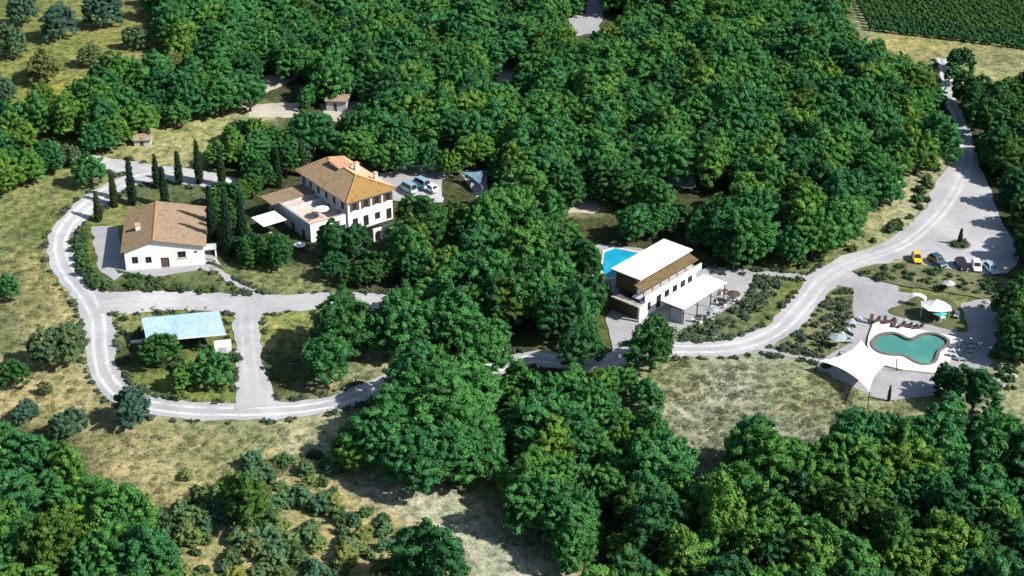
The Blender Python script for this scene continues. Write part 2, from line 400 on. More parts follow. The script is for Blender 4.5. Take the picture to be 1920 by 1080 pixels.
def ribbon(name, pts, off, m, track=1.0, jit=.38):
    """pts: (px, py, width in metres)"""
    W = [Vector((*at(a, b)[:2], w)) for a, b, w in pts]
    C = catmull(W, 10); ROADLINES.append([(c.x, c.y, c.z) for c in C])
    # resample ~1.2 m
    S = [C[0]]
    for c in C[1:]:
        if (Vector(c[:2]) - Vector(S[-1][:2])).length > 1.2: S.append(c)
    r = random.Random(len(pts)); K = 10; V = []; T = []
    for i, c in enumerate(S):
        a = S[max(i - 1, 0)]; b = S[min(i + 1, len(S) - 1)]
        d = Vector((b.x - a.x, b.y - a.y)).normalized(); n = Vector((-d.y, d.x)); w = c.z / 2
        jl, jr = r.uniform(-jit, jit), r.uniform(-jit, jit)
        for k in range(K + 1):
            u = k / K * 2 - 1; ww = w + (jl if u < 0 else jr) * abs(u)
            x = c.x + n.x * u * ww; y = c.y + n.y * u * ww
            V.append((x, y, float(hz(x, y)) + off - .03 * abs(u) ** 3)); T.append(track * max(0, 1 - abs(abs(u * ww) - .85) / .38) if w > 1.2 else 0)
    F = [(i * (K + 1) + k, i * (K + 1) + k + 1, (i + 1) * (K + 1) + k + 1, (i + 1) * (K + 1) + k) for i in range(len(S) - 1) for k in range(K)]
    F = [f[::-1] for f in F]
    me = bpy.data.meshes.new(name); me.from_pydata(V, [], F); me.update()
    at_ = me.attributes.new('track', 'FLOAT', 'POINT'); at_.data.foreach_set('value', np.array(T, dtype=np.float32))
    me.materials.append(m); o = bpy.data.objects.new(name, me); COL.objects.link(o); tag(o, kind='structure'); return o

ribbon('road', [(60,285,4),(140,297,4.5),(215,310,5),(290,322,5.5),(400,338,6),(450,352,5)], .07, M['gravel'], .3)
ribbon('road', [(300,325,5),(225,345,5),(165,385,5),(125,425,4.6),(113,465,4.6),(128,510,4.8),(162,555,5),(184,600,5),(186,650,5),(196,700,4.8),(232,742,4.8),(300,764,4.8),(400,772,4.8),(520,771,4.6),(620,758,4.6),(700,728,4.6),(770,700,4.5),(850,690,4.5),(930,690,4.8),(1000,672,4.6),(1060,680,4.4),(1120,685,4.6),(1180,665,4.8),(1260,656,4.8),(1340,655,4.8),(1410,643,5),(1465,615,5),(1508,570,5.2),(1545,525,5.6),(1610,490,6),(1690,462,6.5),(1745,420,6.5),(1785,370,6.5),(1806,325,6),(1812,285,5),(1802,235,3.4),(1784,195,3.2),(1775,150,3),(1765,110,2.6)], .10, M['gravel'])
ribbon('road', [(186,572,7),(270,568,5.6),(370,568,5.6),(480,572,5.6),(600,566,5.6),(700,565,4.8),(790,575,4),(880,590,4)], .13, M['gravel'], .25)
ribbon('road', [(466,572,5.5),(463,610,4.6),(466,660,4.4),(472,710,4.8),(480,768,7)], .16, M['gravel'], .25)
ribbon('path', [(1410,650,1.2),(1450,661,1.4),(1500,670,1.5),(1560,682,1.5)], .09, M['pavement'], 0)
ribbon('path', [(380,500,1.6),(410,510,1.3),(440,530,1.2),(470,545,1.1),(490,556,1.2)], .09, M['pavement'], 0)
ribbon('path', [(1320,505,1.6),(1400,512,1.4),(1470,516,1.4),(1520,522,1.6)], .09, M['pavement'], 0)
ribbon('path', [(183,425,2.2),(186,455,1.8),(190,490,1.6),(205,512,2.2),(225,520,2)], .09, M['pavement'], 0)
# parking ground, terraces, forecourts
drape('parking_lot', [(1762,440),(1600,500),(1560,512),(1640,540),(1700,548),(1640,507),(1690,480),(1725,497),(1800,508),(1880,520),(1915,490),(1900,450),(1880,420),(1865,380),(1850,340),(1835,310),(1800,300),(1760,330),(1735,385)], .055, M['gravel'], .3, smooth=1)
drape('pavement', [(1560,512),(1545,530),(1600,540),(1600,600),(1598,640),(1540,675),(1530,690),(1640,745),(1655,752),(1750,742),(1810,700),(1850,700),(1872,640),(1868,628),(1820,610),(1790,565),(1690,548),(1640,528)], .04, M['pavement'], .2)
drape('pavement', [(1800,570),(1850,560),(1890,570),(1900,620),(1868,640),(1820,630)], .05, M['pavement'], .3)
drape('terrace', [(1135,600),(1160,560),(1200,585),(1290,520),(1330,500),(1400,506),(1413,512),(1408,535),(1390,560),(1350,588),(1290,612),(1258,628),(1200,628),(1190,665),(1150,672),(1146,640)], .12, M['pavement'], .1, thick=.5)
drape('terrace', [(1108,470),(1120,458),(1200,466),(1250,480),(1240,540),(1150,552),(1112,535)], .10, M['pavement'], .1, thick=.4)
drape('terrace', [(205,520),(215,505),(235,510),(290,520),(385,505),(415,497),(400,480),(390,462),(380,480),(300,500),(235,500),(220,425),(183,425),(192,500)], .10, M['pavement'], .1, thick=.3)
drape('yard', [(690,330),(740,322),(830,335),(830,380),(760,380),(700,370)], .06, M['gravel'], .3)
drape('yard', [(735,330),(750,300),(800,290),(845,300),(850,330),(800,345)], .05, M['gravel'], .3)
drape('yard', [(860,322),(905,318),(915,355),(905,385),(880,350)], .06, M['gravel'], .3)
for nm, pl in (('clearing', [(1065,35),(1100,25),(1105,-60),(1130,-60),(1132,30),(1120,62),(1078,68)]),
               ('clearing', [(925,105),(975,110),(960,150),(935,170)]),
               ('clearing', [(1222,330),(1300,315),(1306,352),(1240,352)]),
               ('clearing', [(1050,370),(1120,372),(1125,400),(1060,400)]),
               ('clearing', [(485,150),(545,122),(550,150),(500,175)]),
               ('clearing', [(450,195),(560,192),(562,220),(470,222)]),
               ('clearing', [(775,258),(840,262),(835,285),(780,285)]),
               ('clearing', [(600,195),(680,190),(640,230),(610,225)]),
               ('clearing', [(730,662),(800,655),(790,680),(740,690)])):
    drape(nm, pl, .05, M['pavement'] if pl[0][0] > 900 and pl[0][0] != 1050 else M['drysoil'], .5)
drape('lawn', [z7(*p) for p in [(760,190),(900,150),(1000,80),(1150,60),(1300,80),(1400,160),(1460,280),(1485,390),(1380,385),(1200,340),(1000,280),(800,240)]], .10, M['lawn'], .1, smooth=1)
drape('grass_bank', [(1598,510),(1640,497),(1700,495),(1760,503),(1850,516),(1905,530),(1905,562),(1840,562),(1760,548),(1690,537),(1640,526)], .25, M['bank'], .3, thick=.4)

# ------------------------------------------------------------------ foliage meshes
def leaves_mesh(name, lobes, size, cover, mat, seed, jit=.55, low=-.6, solid=.80, aniso=1.6):
    """many small leaf-sized faces over a crown made of rounded clumps; lobes: (x, y, z, r, squash)"""
    g = np.random.default_rng(seed); L = np.array(lobes, float); allC = []; allN = []; allT = []
    Q = []
    for i in range(len(L)):
        q, _ = np.linalg.qr(g.normal(size=(3, 3))); st = aniso if L[i][3] < 2 else 1.0; s_ = np.array((st, 1 / st ** .5, 1 / st ** .5)) * g.uniform(.9, 1.1, 3)
        Q.append(q @ np.diag(s_) @ q.T)
    for i, (x, y, z, r, sq) in enumerate(L):
        n = max(6, int(4 * math.pi * r * r * cover / (size * size)))
        d = g.normal(size=(n, 3)); sz_ = size; d /= np.linalg.norm(d, axis=1)[:, None]
        d = d[d[:, 2] > low]
        rr = r * (1 + g.normal(size=(len(d), 1)) * .10)
        P = np.array((x, y, z)) + (d @ Q[i]) * rr * np.array((1, 1, sq))
        keep = np.ones(len(P), bool)
        for k, (a, b, c, q, s2) in enumerate(L):
            if k != i and (a-x)**2 + (b-y)**2 + (c-z)**2 < (q + r) ** 2:
                keep &= np.linalg.norm((P - (a, b, c)) / (1, 1, s2), axis=1) > q * .80
        P = P[keep]; d = d[keep]
        allC.append(P); allN.append(d); allT.append(np.clip(g.normal(.45, .17) + g.normal(0, .13, len(P)), 0, 1))
    # a solid, lumpy bough under the leaves of every clump
    bm = bmesh.new(); bmesh.ops.create_icosphere(bm, subdivisions=2, radius=1.0)
    iv = np.array([v.co[:] for v in bm.verts]); it = np.array([[v.index for v in f.verts] for f in bm.faces]); bm.free()
    SV = []; ST = []; SN = []
    for i, (x, y, z, r, sq) in enumerate(L):
        rr = r * solid * (1 + g.normal(size=(len(iv), 1)) * .16); SV.append(np.array((x, y, z)) + (iv @ Q[i]) * rr * (1, 1, sq))
        ST.append(np.clip(g.normal(.36, .10) + g.normal(0, .10, len(it)), 0, 1))
    P = np.concatenate(allC); D = np.concatenate(allN); T = np.concatenate(allT)
    Nn = D + g.normal(size=P.shape) * jit; Nn /= np.linalg.norm(Nn, axis=1)[:, None]
    R = g.normal(size=P.shape); A = np.cross(Nn, R); A /= np.linalg.norm(A, axis=1)[:, None]; B = np.cross(Nn, A)
    s = size * g.uniform(.6, 1.25, (len(P), 1)) * .5
    A = A * s; B = B * s * g.uniform(.5, .95, (len(P), 1))
    V = np.stack([P - A, P - B, P + A, P + B], 1).reshape(-1, 3)
    F = np.arange(len(V)).reshape(-1, 4)
    if solid:
        nb = len(V); SV = np.concatenate(SV); k = len(iv)
        SF = np.concatenate([it + nb + i * k for i in range(len(L))]); V = np.concatenate([V, SV]); T = np.concatenate([T, np.concatenate(ST)])
        me = bpy.data.meshes.new(name); me.vertices.add(len(V)); me.vertices.foreach_set('co', V.astype(np.float32).ravel())
        li = np.concatenate([F.ravel(), SF.ravel()]).astype(np.int32); me.loops.add(len(li)); me.loops.foreach_set('vertex_index', li)
        ls = np.concatenate([np.arange(len(F)) * 4, F.size + np.arange(len(SF)) * 3]).astype(np.int32)
        me.polygons.add(len(ls)); me.polygons.foreach_set('loop_start', ls); me.update(calc_edges=True)
        me.polygons.foreach_set('use_smooth', np.concatenate([np.zeros(len(F), bool), np.zeros(len(SF), bool)]))
    else: me = mesh_np(name, V, F, 4)
    a = me.attributes.new('tint', 'FLOAT', 'FACE'); a.data.foreach_set('value', T.astype(np.float32))
    me.materials.append(mat); return me
def crown_lobes(seed, R, zc, Hh, n, r0, r1, shell=.62, gap=.80):
    g = random.Random(seed); out = []
    tries = 0
    ph = [g.uniform(0, 6.28) for _ in range(3)]
    while len(out) < n and tries < 4000:
        tries += 1
        t = g.uniform(0, 2 * math.pi); v = g.uniform(-.6, 1); c = math.sqrt(max(0, 1 - v * v)) if v > 0 else 1 - .25 * v * v
        k = g.uniform(shell, .98) * (1 + .20 * math.sin(2 * t + ph[0]) + .14 * math.sin(3 * t + ph[1]) + .08 * math.sin(5 * t + ph[2]))
        r = g.uniform(r0, r1)
        p = (R * c * k * math.cos(t), R * c * k * math.sin(t), zc + Hh * v * k)
        if all((p[0]-q[0])**2 + (p[1]-q[1])**2 + (p[2]-q[2])**2 > (gap * (r + q[3])) ** 2 for q in out):
            out.append((*p, r, .80))
    return out
def core_lobes(seed, R, zc, Hh):
    g = random.Random(seed + 9); return [(R * .34 * math.cos(t), R * .34 * math.sin(t), zc + Hh * z, R * .46, Hh / R * .85) for t, z in ((0, .1), (1.6, -.1), (3.1, .15), (4.7, 0))]
def trunk_mesh(name, h, r, spread, seed, n=4):
    g = random.Random(seed); mb = MB(); x = g.uniform(-.2, .2); y = g.uniform(-.2, .2)
    mb.tube((0, 0, -.4), (x, y, h * .5), r * 1.25, r * .85, 7)
    for i in range(n):
        t = 2 * math.pi * i / n + g.uniform(-.4, .4); s = spread * g.uniform(.6, 1)
        p = (x + s * .45 * math.cos(t), y + s * .45 * math.sin(t), h * .78)
        mb.tube((x, y, h * .42), p, r * .6, r * .4, 6); mb.tube(p, (x + s * math.cos(t), y + s * math.sin(t), h * 1.15), r * .4, r * .12, 5)
    me = bpy.data.meshes.new(name); me.from_pydata([tuple(v) for v in mb.v], [], mb.f); me.update(); me.materials.append(M['bark']); return me

LIB = {}     # kind -> list of (crown mesh, trunk mesh, height, radius)
def lib(kind, n, R, zc, Hh, lobes, r0, r1, size, cover, mat, tr, jit=.55, squash=1.0, shell=.80, gap=.80):
    out = []
    for i in range(n):
        s = 100 * len(LIB) + i; g = random.Random(s); R_ = R * g.uniform(.85, 1.15); H_ = Hh * g.uniform(.85, 1.15)
        lb = crown_lobes(s, R_, zc, H_, lobes, r0, r1, shell, gap)
        if tr: lb += core_lobes(s, R_, zc, H_)
        out.append((leaves_mesh(kind + '_crown', lb, size, cover, mat, s, jit, solid=0 if kind in ('weed',) else .8), trunk_mesh(kind + '_trunk', zc, tr, R * .6, s) if tr else None, zc + H_, R_))
    LIB[kind] = out
lib('oak', 8, 3.0, 3.9, 3.0, 95, .45, .92, .27, 1.0, M['oak'], .24)
lib('great_oak', 3, 6.2, 6.4, 5.0, 300, .60, 1.10, .30, 1.0, M['oak'], .45, gap=.72)
lib('dark_oak', 5, 3.0, 3.7, 2.9, 95, .42, .85, .26, 1.0, M['oak2'], .24)
lib('olive', 5, 2.6, 2.7, 2.3, 90, .38, .72, .24, 1.0, M['olive'], .20)
lib('shrub', 5, 1.2, .55, .9, 18, .35, .60, .2, .8, M['shrub'], 0, gap=.6, shell=.6)
lib('olive_shrub', 5, 1.45, 1.0, 1.2, 34, .36, .62, .20, .9, M['olive_shrub'], .08, gap=.7, shell=.7)
lib('lavender', 4, .7, .22, .45, 9, .25, .42, .18, 1.4, M['lavender'], 0, gap=.5)
lib('weed', 4, .6, .12, .28, 8, .15, .32, .15, .8, M['weed'], 0, .9, gap=.5)
def cypress_lib():
    out = []
    for i in range(3):
        g = random.Random(50 + i); lb = []
        for k in range(70):
            z = .5 + 8.6 * (k / 69); w = .95 * (math.sin(math.pi * min(1, (z / 9.6) ** .62)) ** .6) * (1 - .25 * z / 9.5)
            t = k * 2.4; rr = .32 + .12 * g.random(); q = max(0, w - rr * .7)
            lb.append((q * math.cos(t), q * math.sin(t), z, rr, 1.5)); lb.append((0, 0, z, max(.2, w * .75), 1.2))
        out.append((leaves_mesh('cypress_crown', lb, .2, .8, M['cypress'], 60 + i, .4, -2), trunk_mesh('cypress_trunk', 1.6, .16, .2, i, 2), 9.4, .95))
    LIB['cypress'] = out
cypress_lib()

def plant(kind, x, y, s, label, cat, group=None, name=None, variant=None, zoff=0.0, sz=None):
    """a tree or shrub as a thing with its own trunk and crown"""
    v = LIB[kind][rnd.randrange(len(LIB[kind])) if variant is None else variant]
    nm = name or {'oak': 'oak_tree', 'great_oak': 'oak_tree', 'dark_oak': 'oak_tree', 'olive': 'olive_tree', 'cypress': 'cypress_tree', 'lavender': 'lavender_bush'}.get(kind, 'shrub')
    loc = (x, y, float(hz(x, y)) + zoff); rz = rnd.uniform(0, 6.28)
    sc = (s, s, sz or s * rnd.uniform(.92, 1.1))
    if v[1] is None:
        o = bpy.data.objects.new(nm, v[0]); COL.objects.link(o); o.location = loc; o.rotation_euler = (0, 0, rz); o.scale = sc
        tag(o, label, cat, group); return o
    o = empty(nm, loc, rz, label, cat, group); o.scale = sc
    t = bpy.data.objects.new('trunk', v[1]); COL.objects.link(t); t.parent = o
    c = bpy.data.objects.new('crown', v[0]); COL.objects.link(c); c.parent = o
    return o
PROTO = {}
def scatter(name, kind, P, label_kind='stuff'):
    """one mass nobody could count: points carrying instances; P: list of (x, y, scale)"""
    if not P: return None
    if kind not in PROTO:
        c = bpy.data.collections.new(kind + '_pieces')
        for i, v in enumerate(LIB[kind]):
            if v[1] is None: me = v[0]
            else:
                me = v[0].copy(); bm = bmesh.new(); bm.from_mesh(me); nf = len(bm.faces)
                bm.from_mesh(v[1]); bm.faces.ensure_lookup_table()
                for f in bm.faces[nf:]: f.material_index = 1
                bm.to_mesh(me); bm.free(); me.materials.append(M['bark'])
            c.objects.link(bpy.data.objects.new(kind + '_piece_%d' % i, me))
        PROTO[kind] = c
    A = np.array(P, float); z = hz(A[:, 0], A[:, 1]); g = np.random.default_rng(len(P))
    me = bpy.data.meshes.new(name); me.vertices.add(len(A))
    me.vertices.foreach_set('co', np.stack([A[:, 0], A[:, 1], z], 1).astype(np.float32).ravel())
    for nm, typ, val in (('s', 'FLOAT', A[:, 2].astype(np.float32)), ('rz', 'FLOAT', g.uniform(0, 6.28, len(A)).astype(np.float32)),
                         ('k', 'INT', g.integers(0, len(LIB[kind]), len(A)).astype(np.int32))):
        a = me.attributes.new(nm, typ, 'POINT'); a.data.foreach_set('value', val)
    o = bpy.data.objects.new(name, me); COL.objects.link(o); o['kind'] = 'stuff'
    ng = bpy.data.node_groups.new(name + '_scatter', 'GeometryNodeTree')
    ng.interface.new_socket('Geometry', in_out='INPUT', socket_type='NodeSocketGeometry')
    ng.interface.new_socket('Geometry', in_out='OUTPUT', socket_type='NodeSocketGeometry')
    N = ng.nodes; L = ng.links; gi = N.new('NodeGroupInput'); go = N.new('NodeGroupOutput')
    ci = N.new('GeometryNodeCollectionInfo'); ci.inputs['Collection'].default_value = PROTO[kind]
    ci.inputs['Separate Children'].default_value = True; ci.inputs['Reset Children'].default_value = True
    ip = N.new('GeometryNodeInstanceOnPoints'); ip.inputs['Pick Instance'].default_value = True
    def attr(nm, typ):
        a = N.new('GeometryNodeInputNamedAttribute'); a.data_type = typ; a.inputs['Name'].default_value = nm
        return [q for q in a.outputs if q.enabled and q.name == 'Attribute'][0]
    cr = N.new('ShaderNodeCombineXYZ'); L.new(attr('rz', 'FLOAT'), cr.inputs[2])
    L.new(gi.outputs[0], ip.inputs['Points']); L.new(ci.outputs[0], ip.inputs['Instance'])
    L.new(attr('k', 'INT'), ip.inputs['Instance Index']); L.new(cr.outputs[0], ip.inputs['Rotation'])
    L.new(attr('s', 'FLOAT'), ip.inputs['Scale']); L.new(ip.outputs[0], go.inputs[0])
    md = o.modifiers.new('scatter', 'NODES'); md.node_group = ng
    return o

# ------------------------------------------------------------------ where the photograph leaves the ground open
CLEAR = [(1135,25,26,24),(1335,350,36,18),(1288,345,36,28),(320,262,56,22),(395,225,40,20),(450,207,34,14),(1100,35,34,32),(1116,-20,16,30),(950,132,24,26),(1312,346,50,24),(1228,332,10,10),(1118,390,58,18),(530,150,46,20),(525,205,66,16),(805,268,20,6),
         (624,194,30,26),(650,190,20,6),(263,268,30,22),(640,350,115,60),(600,398,78,36),(515,398,62,40),(700,442,20,14),(785,350,40,20),(890,342,34,22),
         (300,450,110,80),(740,365,20,12),(630,325,96,34),
         (1230,490,100,46),(1290,560,115,58),(1150,490,42,36),(1180,620,40,60),(1140,590,20,30),(340,620,95,50),(1380,540,70,60),
         (790,700,0,0),(760,668,22,8),(930,720,12,20),(1695,655,140,88),(1600,690,80,60),(830,465,14,14),
         (1780,198,14,20),(1778,155,8,5),(1800,245,8,6),(1640,20,60,30),(860,370,40,14),(563,466,20,12),(1790,450,110,70),(1240,640,30,30)]
LINES = [([(140,297),(215,310),(290,322),(400,338)],14),([(225,345),(165,385),(125,425),(113,465),(128,510),(162,555),(184,600),(186,650),(196,700),(232,742),(300,764),(400,772),(520,771),(620,758),(690,732)],26),
         ([(186,570),(480,570),(700,566)],18),([(466,590),(466,660),(475,750)],26),
         ([(935,690),(1030,665)],8),([(1085,688),(1120,686)],4),([(1160,670),(1180,650)],24),([(1270,656),(1340,655),(1410,643),(1465,615),(1508,570),(1545,525),(1610,490),(1690,462),(1745,420),(1785,370),(1806,325)],30),
         ([(1410,650),(1540,680)],10),([(690,900),(800,925),(900,970),(1000,1050),(1060,1120)],90),([(640,720),(700,700)],10)]
def seg_d(p, a, b):
    ax, ay = a; bx, by = b; dx, dy = bx-ax, by-ay; t = max(0, min(1, ((p[0]-ax)*dx + (p[1]-ay)*dy) / (dx*dx+dy*dy)))
    return math.hypot(p[0]-ax-t*dx, p[1]-ay-t*dy)
ROADPTS = np.array([p for l in ROADLINES for p in l])
def on_road(x, y, m=.8):
    d = np.hypot(ROADPTS[:, 0] - x, ROADPTS[:, 1] - y) - ROADPTS[:, 2] / 2
    return d.min() < m
def blocked(x, y, hc, r, lines=True, slack=.75):
    """does a crown of radius r centred hc above the ground cover something the photograph shows open?"""
    z = float(hz(x, y)); px, py = proj(x, y, z + hc); rp = (proj(x + r, y, z + hc)[0] - px) * slack
    for cx, cy, rx, ry in CLEAR:
        if rx and ((px-cx)/(rx+rp))**2 + ((py-cy)/(ry+rp*.85))**2 < 1: return True
    if lines:
        for pl, w in LINES:
            for a, b in zip(pl, pl[1:]):
                if seg_d((px, py), a, b) < w * .5 + rp * .8: return True
    return False
TAKEN = []
def region(poly, spacing, smin, smax, hc=4.6, r=3.0, check=True, seed=1, xr=(-190, 190), yr=(140, 450), jit=.40, free=True, ov=.68):
    """places in a wood outline (pixels of the crowns), in metres on the ground"""
    g = random.Random(seed); out = []
    cs = [flat_at(*p) for p in poly]
    y0 = max(yr[0], min(c[1] for c in cs) - 20); y1 = min(yr[1], max(c[1] for c in cs) + 20)
    x0 = max(xr[0], min(c[0] for c in cs) - 20); x1 = min(xr[1], max(c[0] for c in cs) + 20)
    y = y0; row = 0
    while y < y1:
        x = x0 + (row % 2) * spacing / 2
        while x < x1:
            a = x + g.uniform(-jit, jit) * spacing; b = y + g.uniform(-jit, jit) * spacing; s = g.uniform(smin, smax); x += spacing
            p = proj(a, b, float(hz(a, b)) + hc * s)
            if not pip(poly, *[np.array(q) for q in p]): continue
            if check and (blocked(a, b, hc * s, r * s) or on_road(a, b)): continue
            if free and any((a-t[0])**2 + (b-t[1])**2 < (ov * (r * s + t[2])) ** 2 for t in TAKEN): continue
            out.append((a, b, s))
        y += spacing * .866; row += 1
    if free:
        for a, b, s in out: TAKEN.append((a, b, r * s))
    return out

# ------------------------------------------------------------------ single trees and shrubs that can be pointed at
def single(kind, px, py, dia, label, cat, hc=None, name=None, vert=1.0):
    """px, py: middle of the crown in the photograph, dia: its width there in pixels"""
    v = LIB[kind][0]; p = at(px, py); k = (proj(p.x + 1, p.y, p.z)[0] - proj(p.x, p.y, p.z)[0])
    s = dia / 2 / k / v[3]; hc = (v[2] * .56 if hc is None else hc) * s
    q = at(px, py, hc); TAKEN.append((q.x, q.y, v[3] * s))
    return plant(kind, q.x, q.y, s, label, cat, name=name, variant=0 if kind in ('cypress',) else None, sz=s * vert)
single('olive', 110, 648, 76, 'round grey green olive tree left of the loop road, alone in dry grass', 'tree')
single('olive', 246, 762, 72, 'rounded olive tree on the outer corner of the loop road, lower left', 'tree')
single('olive', 125, 795, 58, 'olive tree in dry grass just left of and below the corner olive', 'tree')
single('olive', 48, 770, 42, 'small olive tree in the yellow grass near the left edge', 'tree')
single('dark_oak', 25, 700, 46, 'low dark green tree cut by the left edge beside the dry slope', 'tree')
single('oak', 8, 540, 50, 'green tree cut by the left edge halfway up', 'tree')
single('olive', 85, 728, 26, 'tiny shrubby olive between the two larger left olives', 'tree')
for (px, py, d, lab) in [(15, 78, 60, 'silvery olive tree cut by the left edge on the upper olive slope'),
        (40, 18, 56, 'silvery olive tree at the top left corner of the olive slope'),
        (108, 40, 66, 'large silvery olive tree near the top of the olive slope with long shadow'),
        (190, 20, 62, 'silvery olive tree at the top edge beside the dark wood'),
        (254, 70, 44, 'small round olive tree standing alone at the right of the olive slope'),
        (168, 104, 42, 'smallest olive tree in the middle of the olive slope'),
        (80, 125, 60, 'round olive tree in the middle left of the olive slope'),
        (5, 165, 46, 'olive tree cut by the left edge below the olive slope rows'),
        (322, 122, 44, 'olive tree at the lower right end of the olive slope beside the wood')]:
    single('olive', px, py, d, lab, 'tree')
single('dark_oak', 1222, 650, 78, 'dark round oak standing alone between the road and the white terrace', 'tree')
single('dark_oak', 642, 610, 100, 'broad dark oak behind the round topped tree right of the lower lane', 'tree')
single('oak', 612, 668, 84, 'round topped green oak beside the lower lane shadow', 'tree')
single('dark_oak', 298, 655, 52, 'thin dark tree in front of the left half of the blue roofed shed', 'tree')
single('oak', 395, 690, 66, 'bushy green tree in the grass island below the shed', 'tree')
single('oak', 345, 705, 50, 'lower bushy green tree left of the other one below the shed', 'tree')
single('dark_oak', 1090, 650, 66, 'dark round tree by the lane left of the white building forecourt', 'tree')
single('dark_oak', 1830, 730, 70, 'dark tree on the lower edge of the pool paving', 'tree')
single('dark_oak', 1775, 715, 44, 'smaller dark tree touching the lower corner of the cream pool deck', 'tree')
single('dark_oak', 812, 1052, 105, 'wide dark tree on the left bank of the dirt path at the bottom edge', 'tree')
single('dark_oak', 462, 940, 78, 'dark round tree rising above the shrubs left of the dirt path', 'tree')
single('olive', 130, 292, 40, 'grey green bushy tree at the far left start of the upper lane', 'tree')
single('oak', 168, 318, 58, 'low green tree on the bank inside the upper lane bend', 'tree')
single('dark_oak', 1800, 112, 32, 'small dark tree on the edge of the yellow field at the upper right', 'tree')
for i, (px, yt, yb, lab) in enumerate([(186,360,415,'short cypress at the left end of the cypress row beside the lane'),
        (216,325,388,'second cypress from the left in the row beside the lane'),
        (250,296,385,'tall slender cypress standing before the upper lane, third from the left'),
        (296,290,352,'cypress in front of the upper lane left of a shorter one'),
        (311,312,388,'shorter cypress just above the ridge of the brown roofed house'),
        (337,284,345,'cypress behind the upper lane, fifth gap from the left'),
        (375,264,345,'tall pointed cypress near the right end of the upper lane'),
        (417,275,350,'cypress at the right end of the upper lane against the bushes'),
        (400,350,450,'cypress in the dark shade immediately right of the brown roofed house'),
        (430,355,480,'tallest cypress in the dark grove between the two houses'),
        (458,360,470,'cypress in the dark grove nearest the white square parasol'),
        (523,278,352,'lone slender cypress beside the left corner of the ochre roof'),
        (568,262,330,'thin cypress behind the ochre roofed villa'),
        (1666,722,752,'very small thin cypress on the paving below the white sail')]):
    p = at(px, yb); s_ = (yb - yt) / max(1, (yb - proj(p.x, p.y, p.z + 9.4)[1]))
    w = .95 if i < 13 else .35
    o = plant('cypress', p.x, p.y, (.8 + .2 * s_) * w, lab, 'cypress', variant=i % 3, sz=s_)
    TAKEN.append((p.x, p.y, 1.0))

for (px, py, d, lab) in [(890, 282, 70, 'tall oak on the bank right of the parking yard behind the villa'), 
        (722, 296, 52, 'oak just behind the peach slope of the villa roof'), (842, 308, 44, 'smaller oak between the vans and the triangular sail'),
        (620, 452, 52, 'dark tree hiding the foot of the villa terrace wall'), (664, 452, 50, 'dark tree hiding the foot of the villa front wall'), (792, 412, 66, 'dark spreading tree at the right end of the villa front'), (775, 450, 60, 'dark tree right of the arched loggia'), 
        (762, 292, 54, 'oak at the left end of the shaded yard behind the villa'), (804, 296, 50, 'oak in the middle of the shaded yard behind the villa'),
        (1092, 492, 62, 'dark oak overhanging the left edge of the blue pool'), (1106, 548, 56, 'dark oak just below the left corner of the blue pool'),
        (1850, 225, 60, 'dark oak leaning over the upper road from the right'), (1822, 172, 50, 'dark oak right of the small sunlit patch of the upper road'),
        (1752, 178, 40, 'oak left of the small sunlit patch of the upper road'), (1790, 140, 34, 'small oak where the upper road leaves the wood')]:
    single('dark_oak' if 'dark' in lab else 'oak', px, py, d, lab, 'tree')
# ------------------------------------------------------------------ woods
NORTH = [(300,-130),(1560,-130),(1580,40),(1612,95),(1700,130),(1775,160),(1768,200),(1780,262),(1715,308),(1665,362),(1612,412),(1545,455),(1500,478),(1400,480),(1335,462),(1290,440),(1245,438),(1205,452),(1130,448),(1080,405),(1040,380),(1000,350),(930,325),(850,290),(740,285),(690,292),(640,270),(585,262),(560,225),(480,170),(430,205),(350,235),(325,180),(350,110),(300,60)]
RIGHT = [(1784,188),(1840,156),(1930,148),(2080,150),(2080,640),(1900,640),(1882,600),(1895,540),(1948,490),(1938,420),(1908,360),(1870,310),(1834,270),(1812,230),(1798,200)]
LEFTW = [(-120,230),(60,190),(140,165),(215,125),(300,115),(345,190),(335,225),(255,250),(225,262),(140,285),(100,320),(60,322),(-120,340)]
GROVE = [(390,240),(470,200),(560,225),(590,262),(560,300),(520,305),(530,345),(480,352),(420,345),(400,300)]
MID = [(740,400),(780,370),(930,345),(1010,350),(1060,400),(1110,465),(1108,540),(1120,600),(1140,640),(1060,660),(990,640),(900,670),(850,650),(740,640),(700,650),(650,680),(610,640),(690,600),(740,585),(760,550),(700,530),(720,470),(700,450)]
BIG = [(720,710),(760,680),(840,675),(905,720),(935,800),(935,850),(890,895),(800,880),(700,850),(660,830),(680,770)]
SOUTH = [(930,740),(955,700),(1040,695),(1090,700),(1210,720),(1225,780),(1250,850),(1300,895),(1380,880),(1410,825),(1460,825),(1540,865),(1550,820),(1600,800),(1685,785),(1725,745),(1795,705),(1855,735),(1940,790),(2080,800),(2080,1220),(1140,1220),(1112,1055),(1022,985),(965,900)]
SW = [(-120,790),(60,830),(150,870),(180,900),(250,960),(320,1060),(330,1220),(-120,1220)]
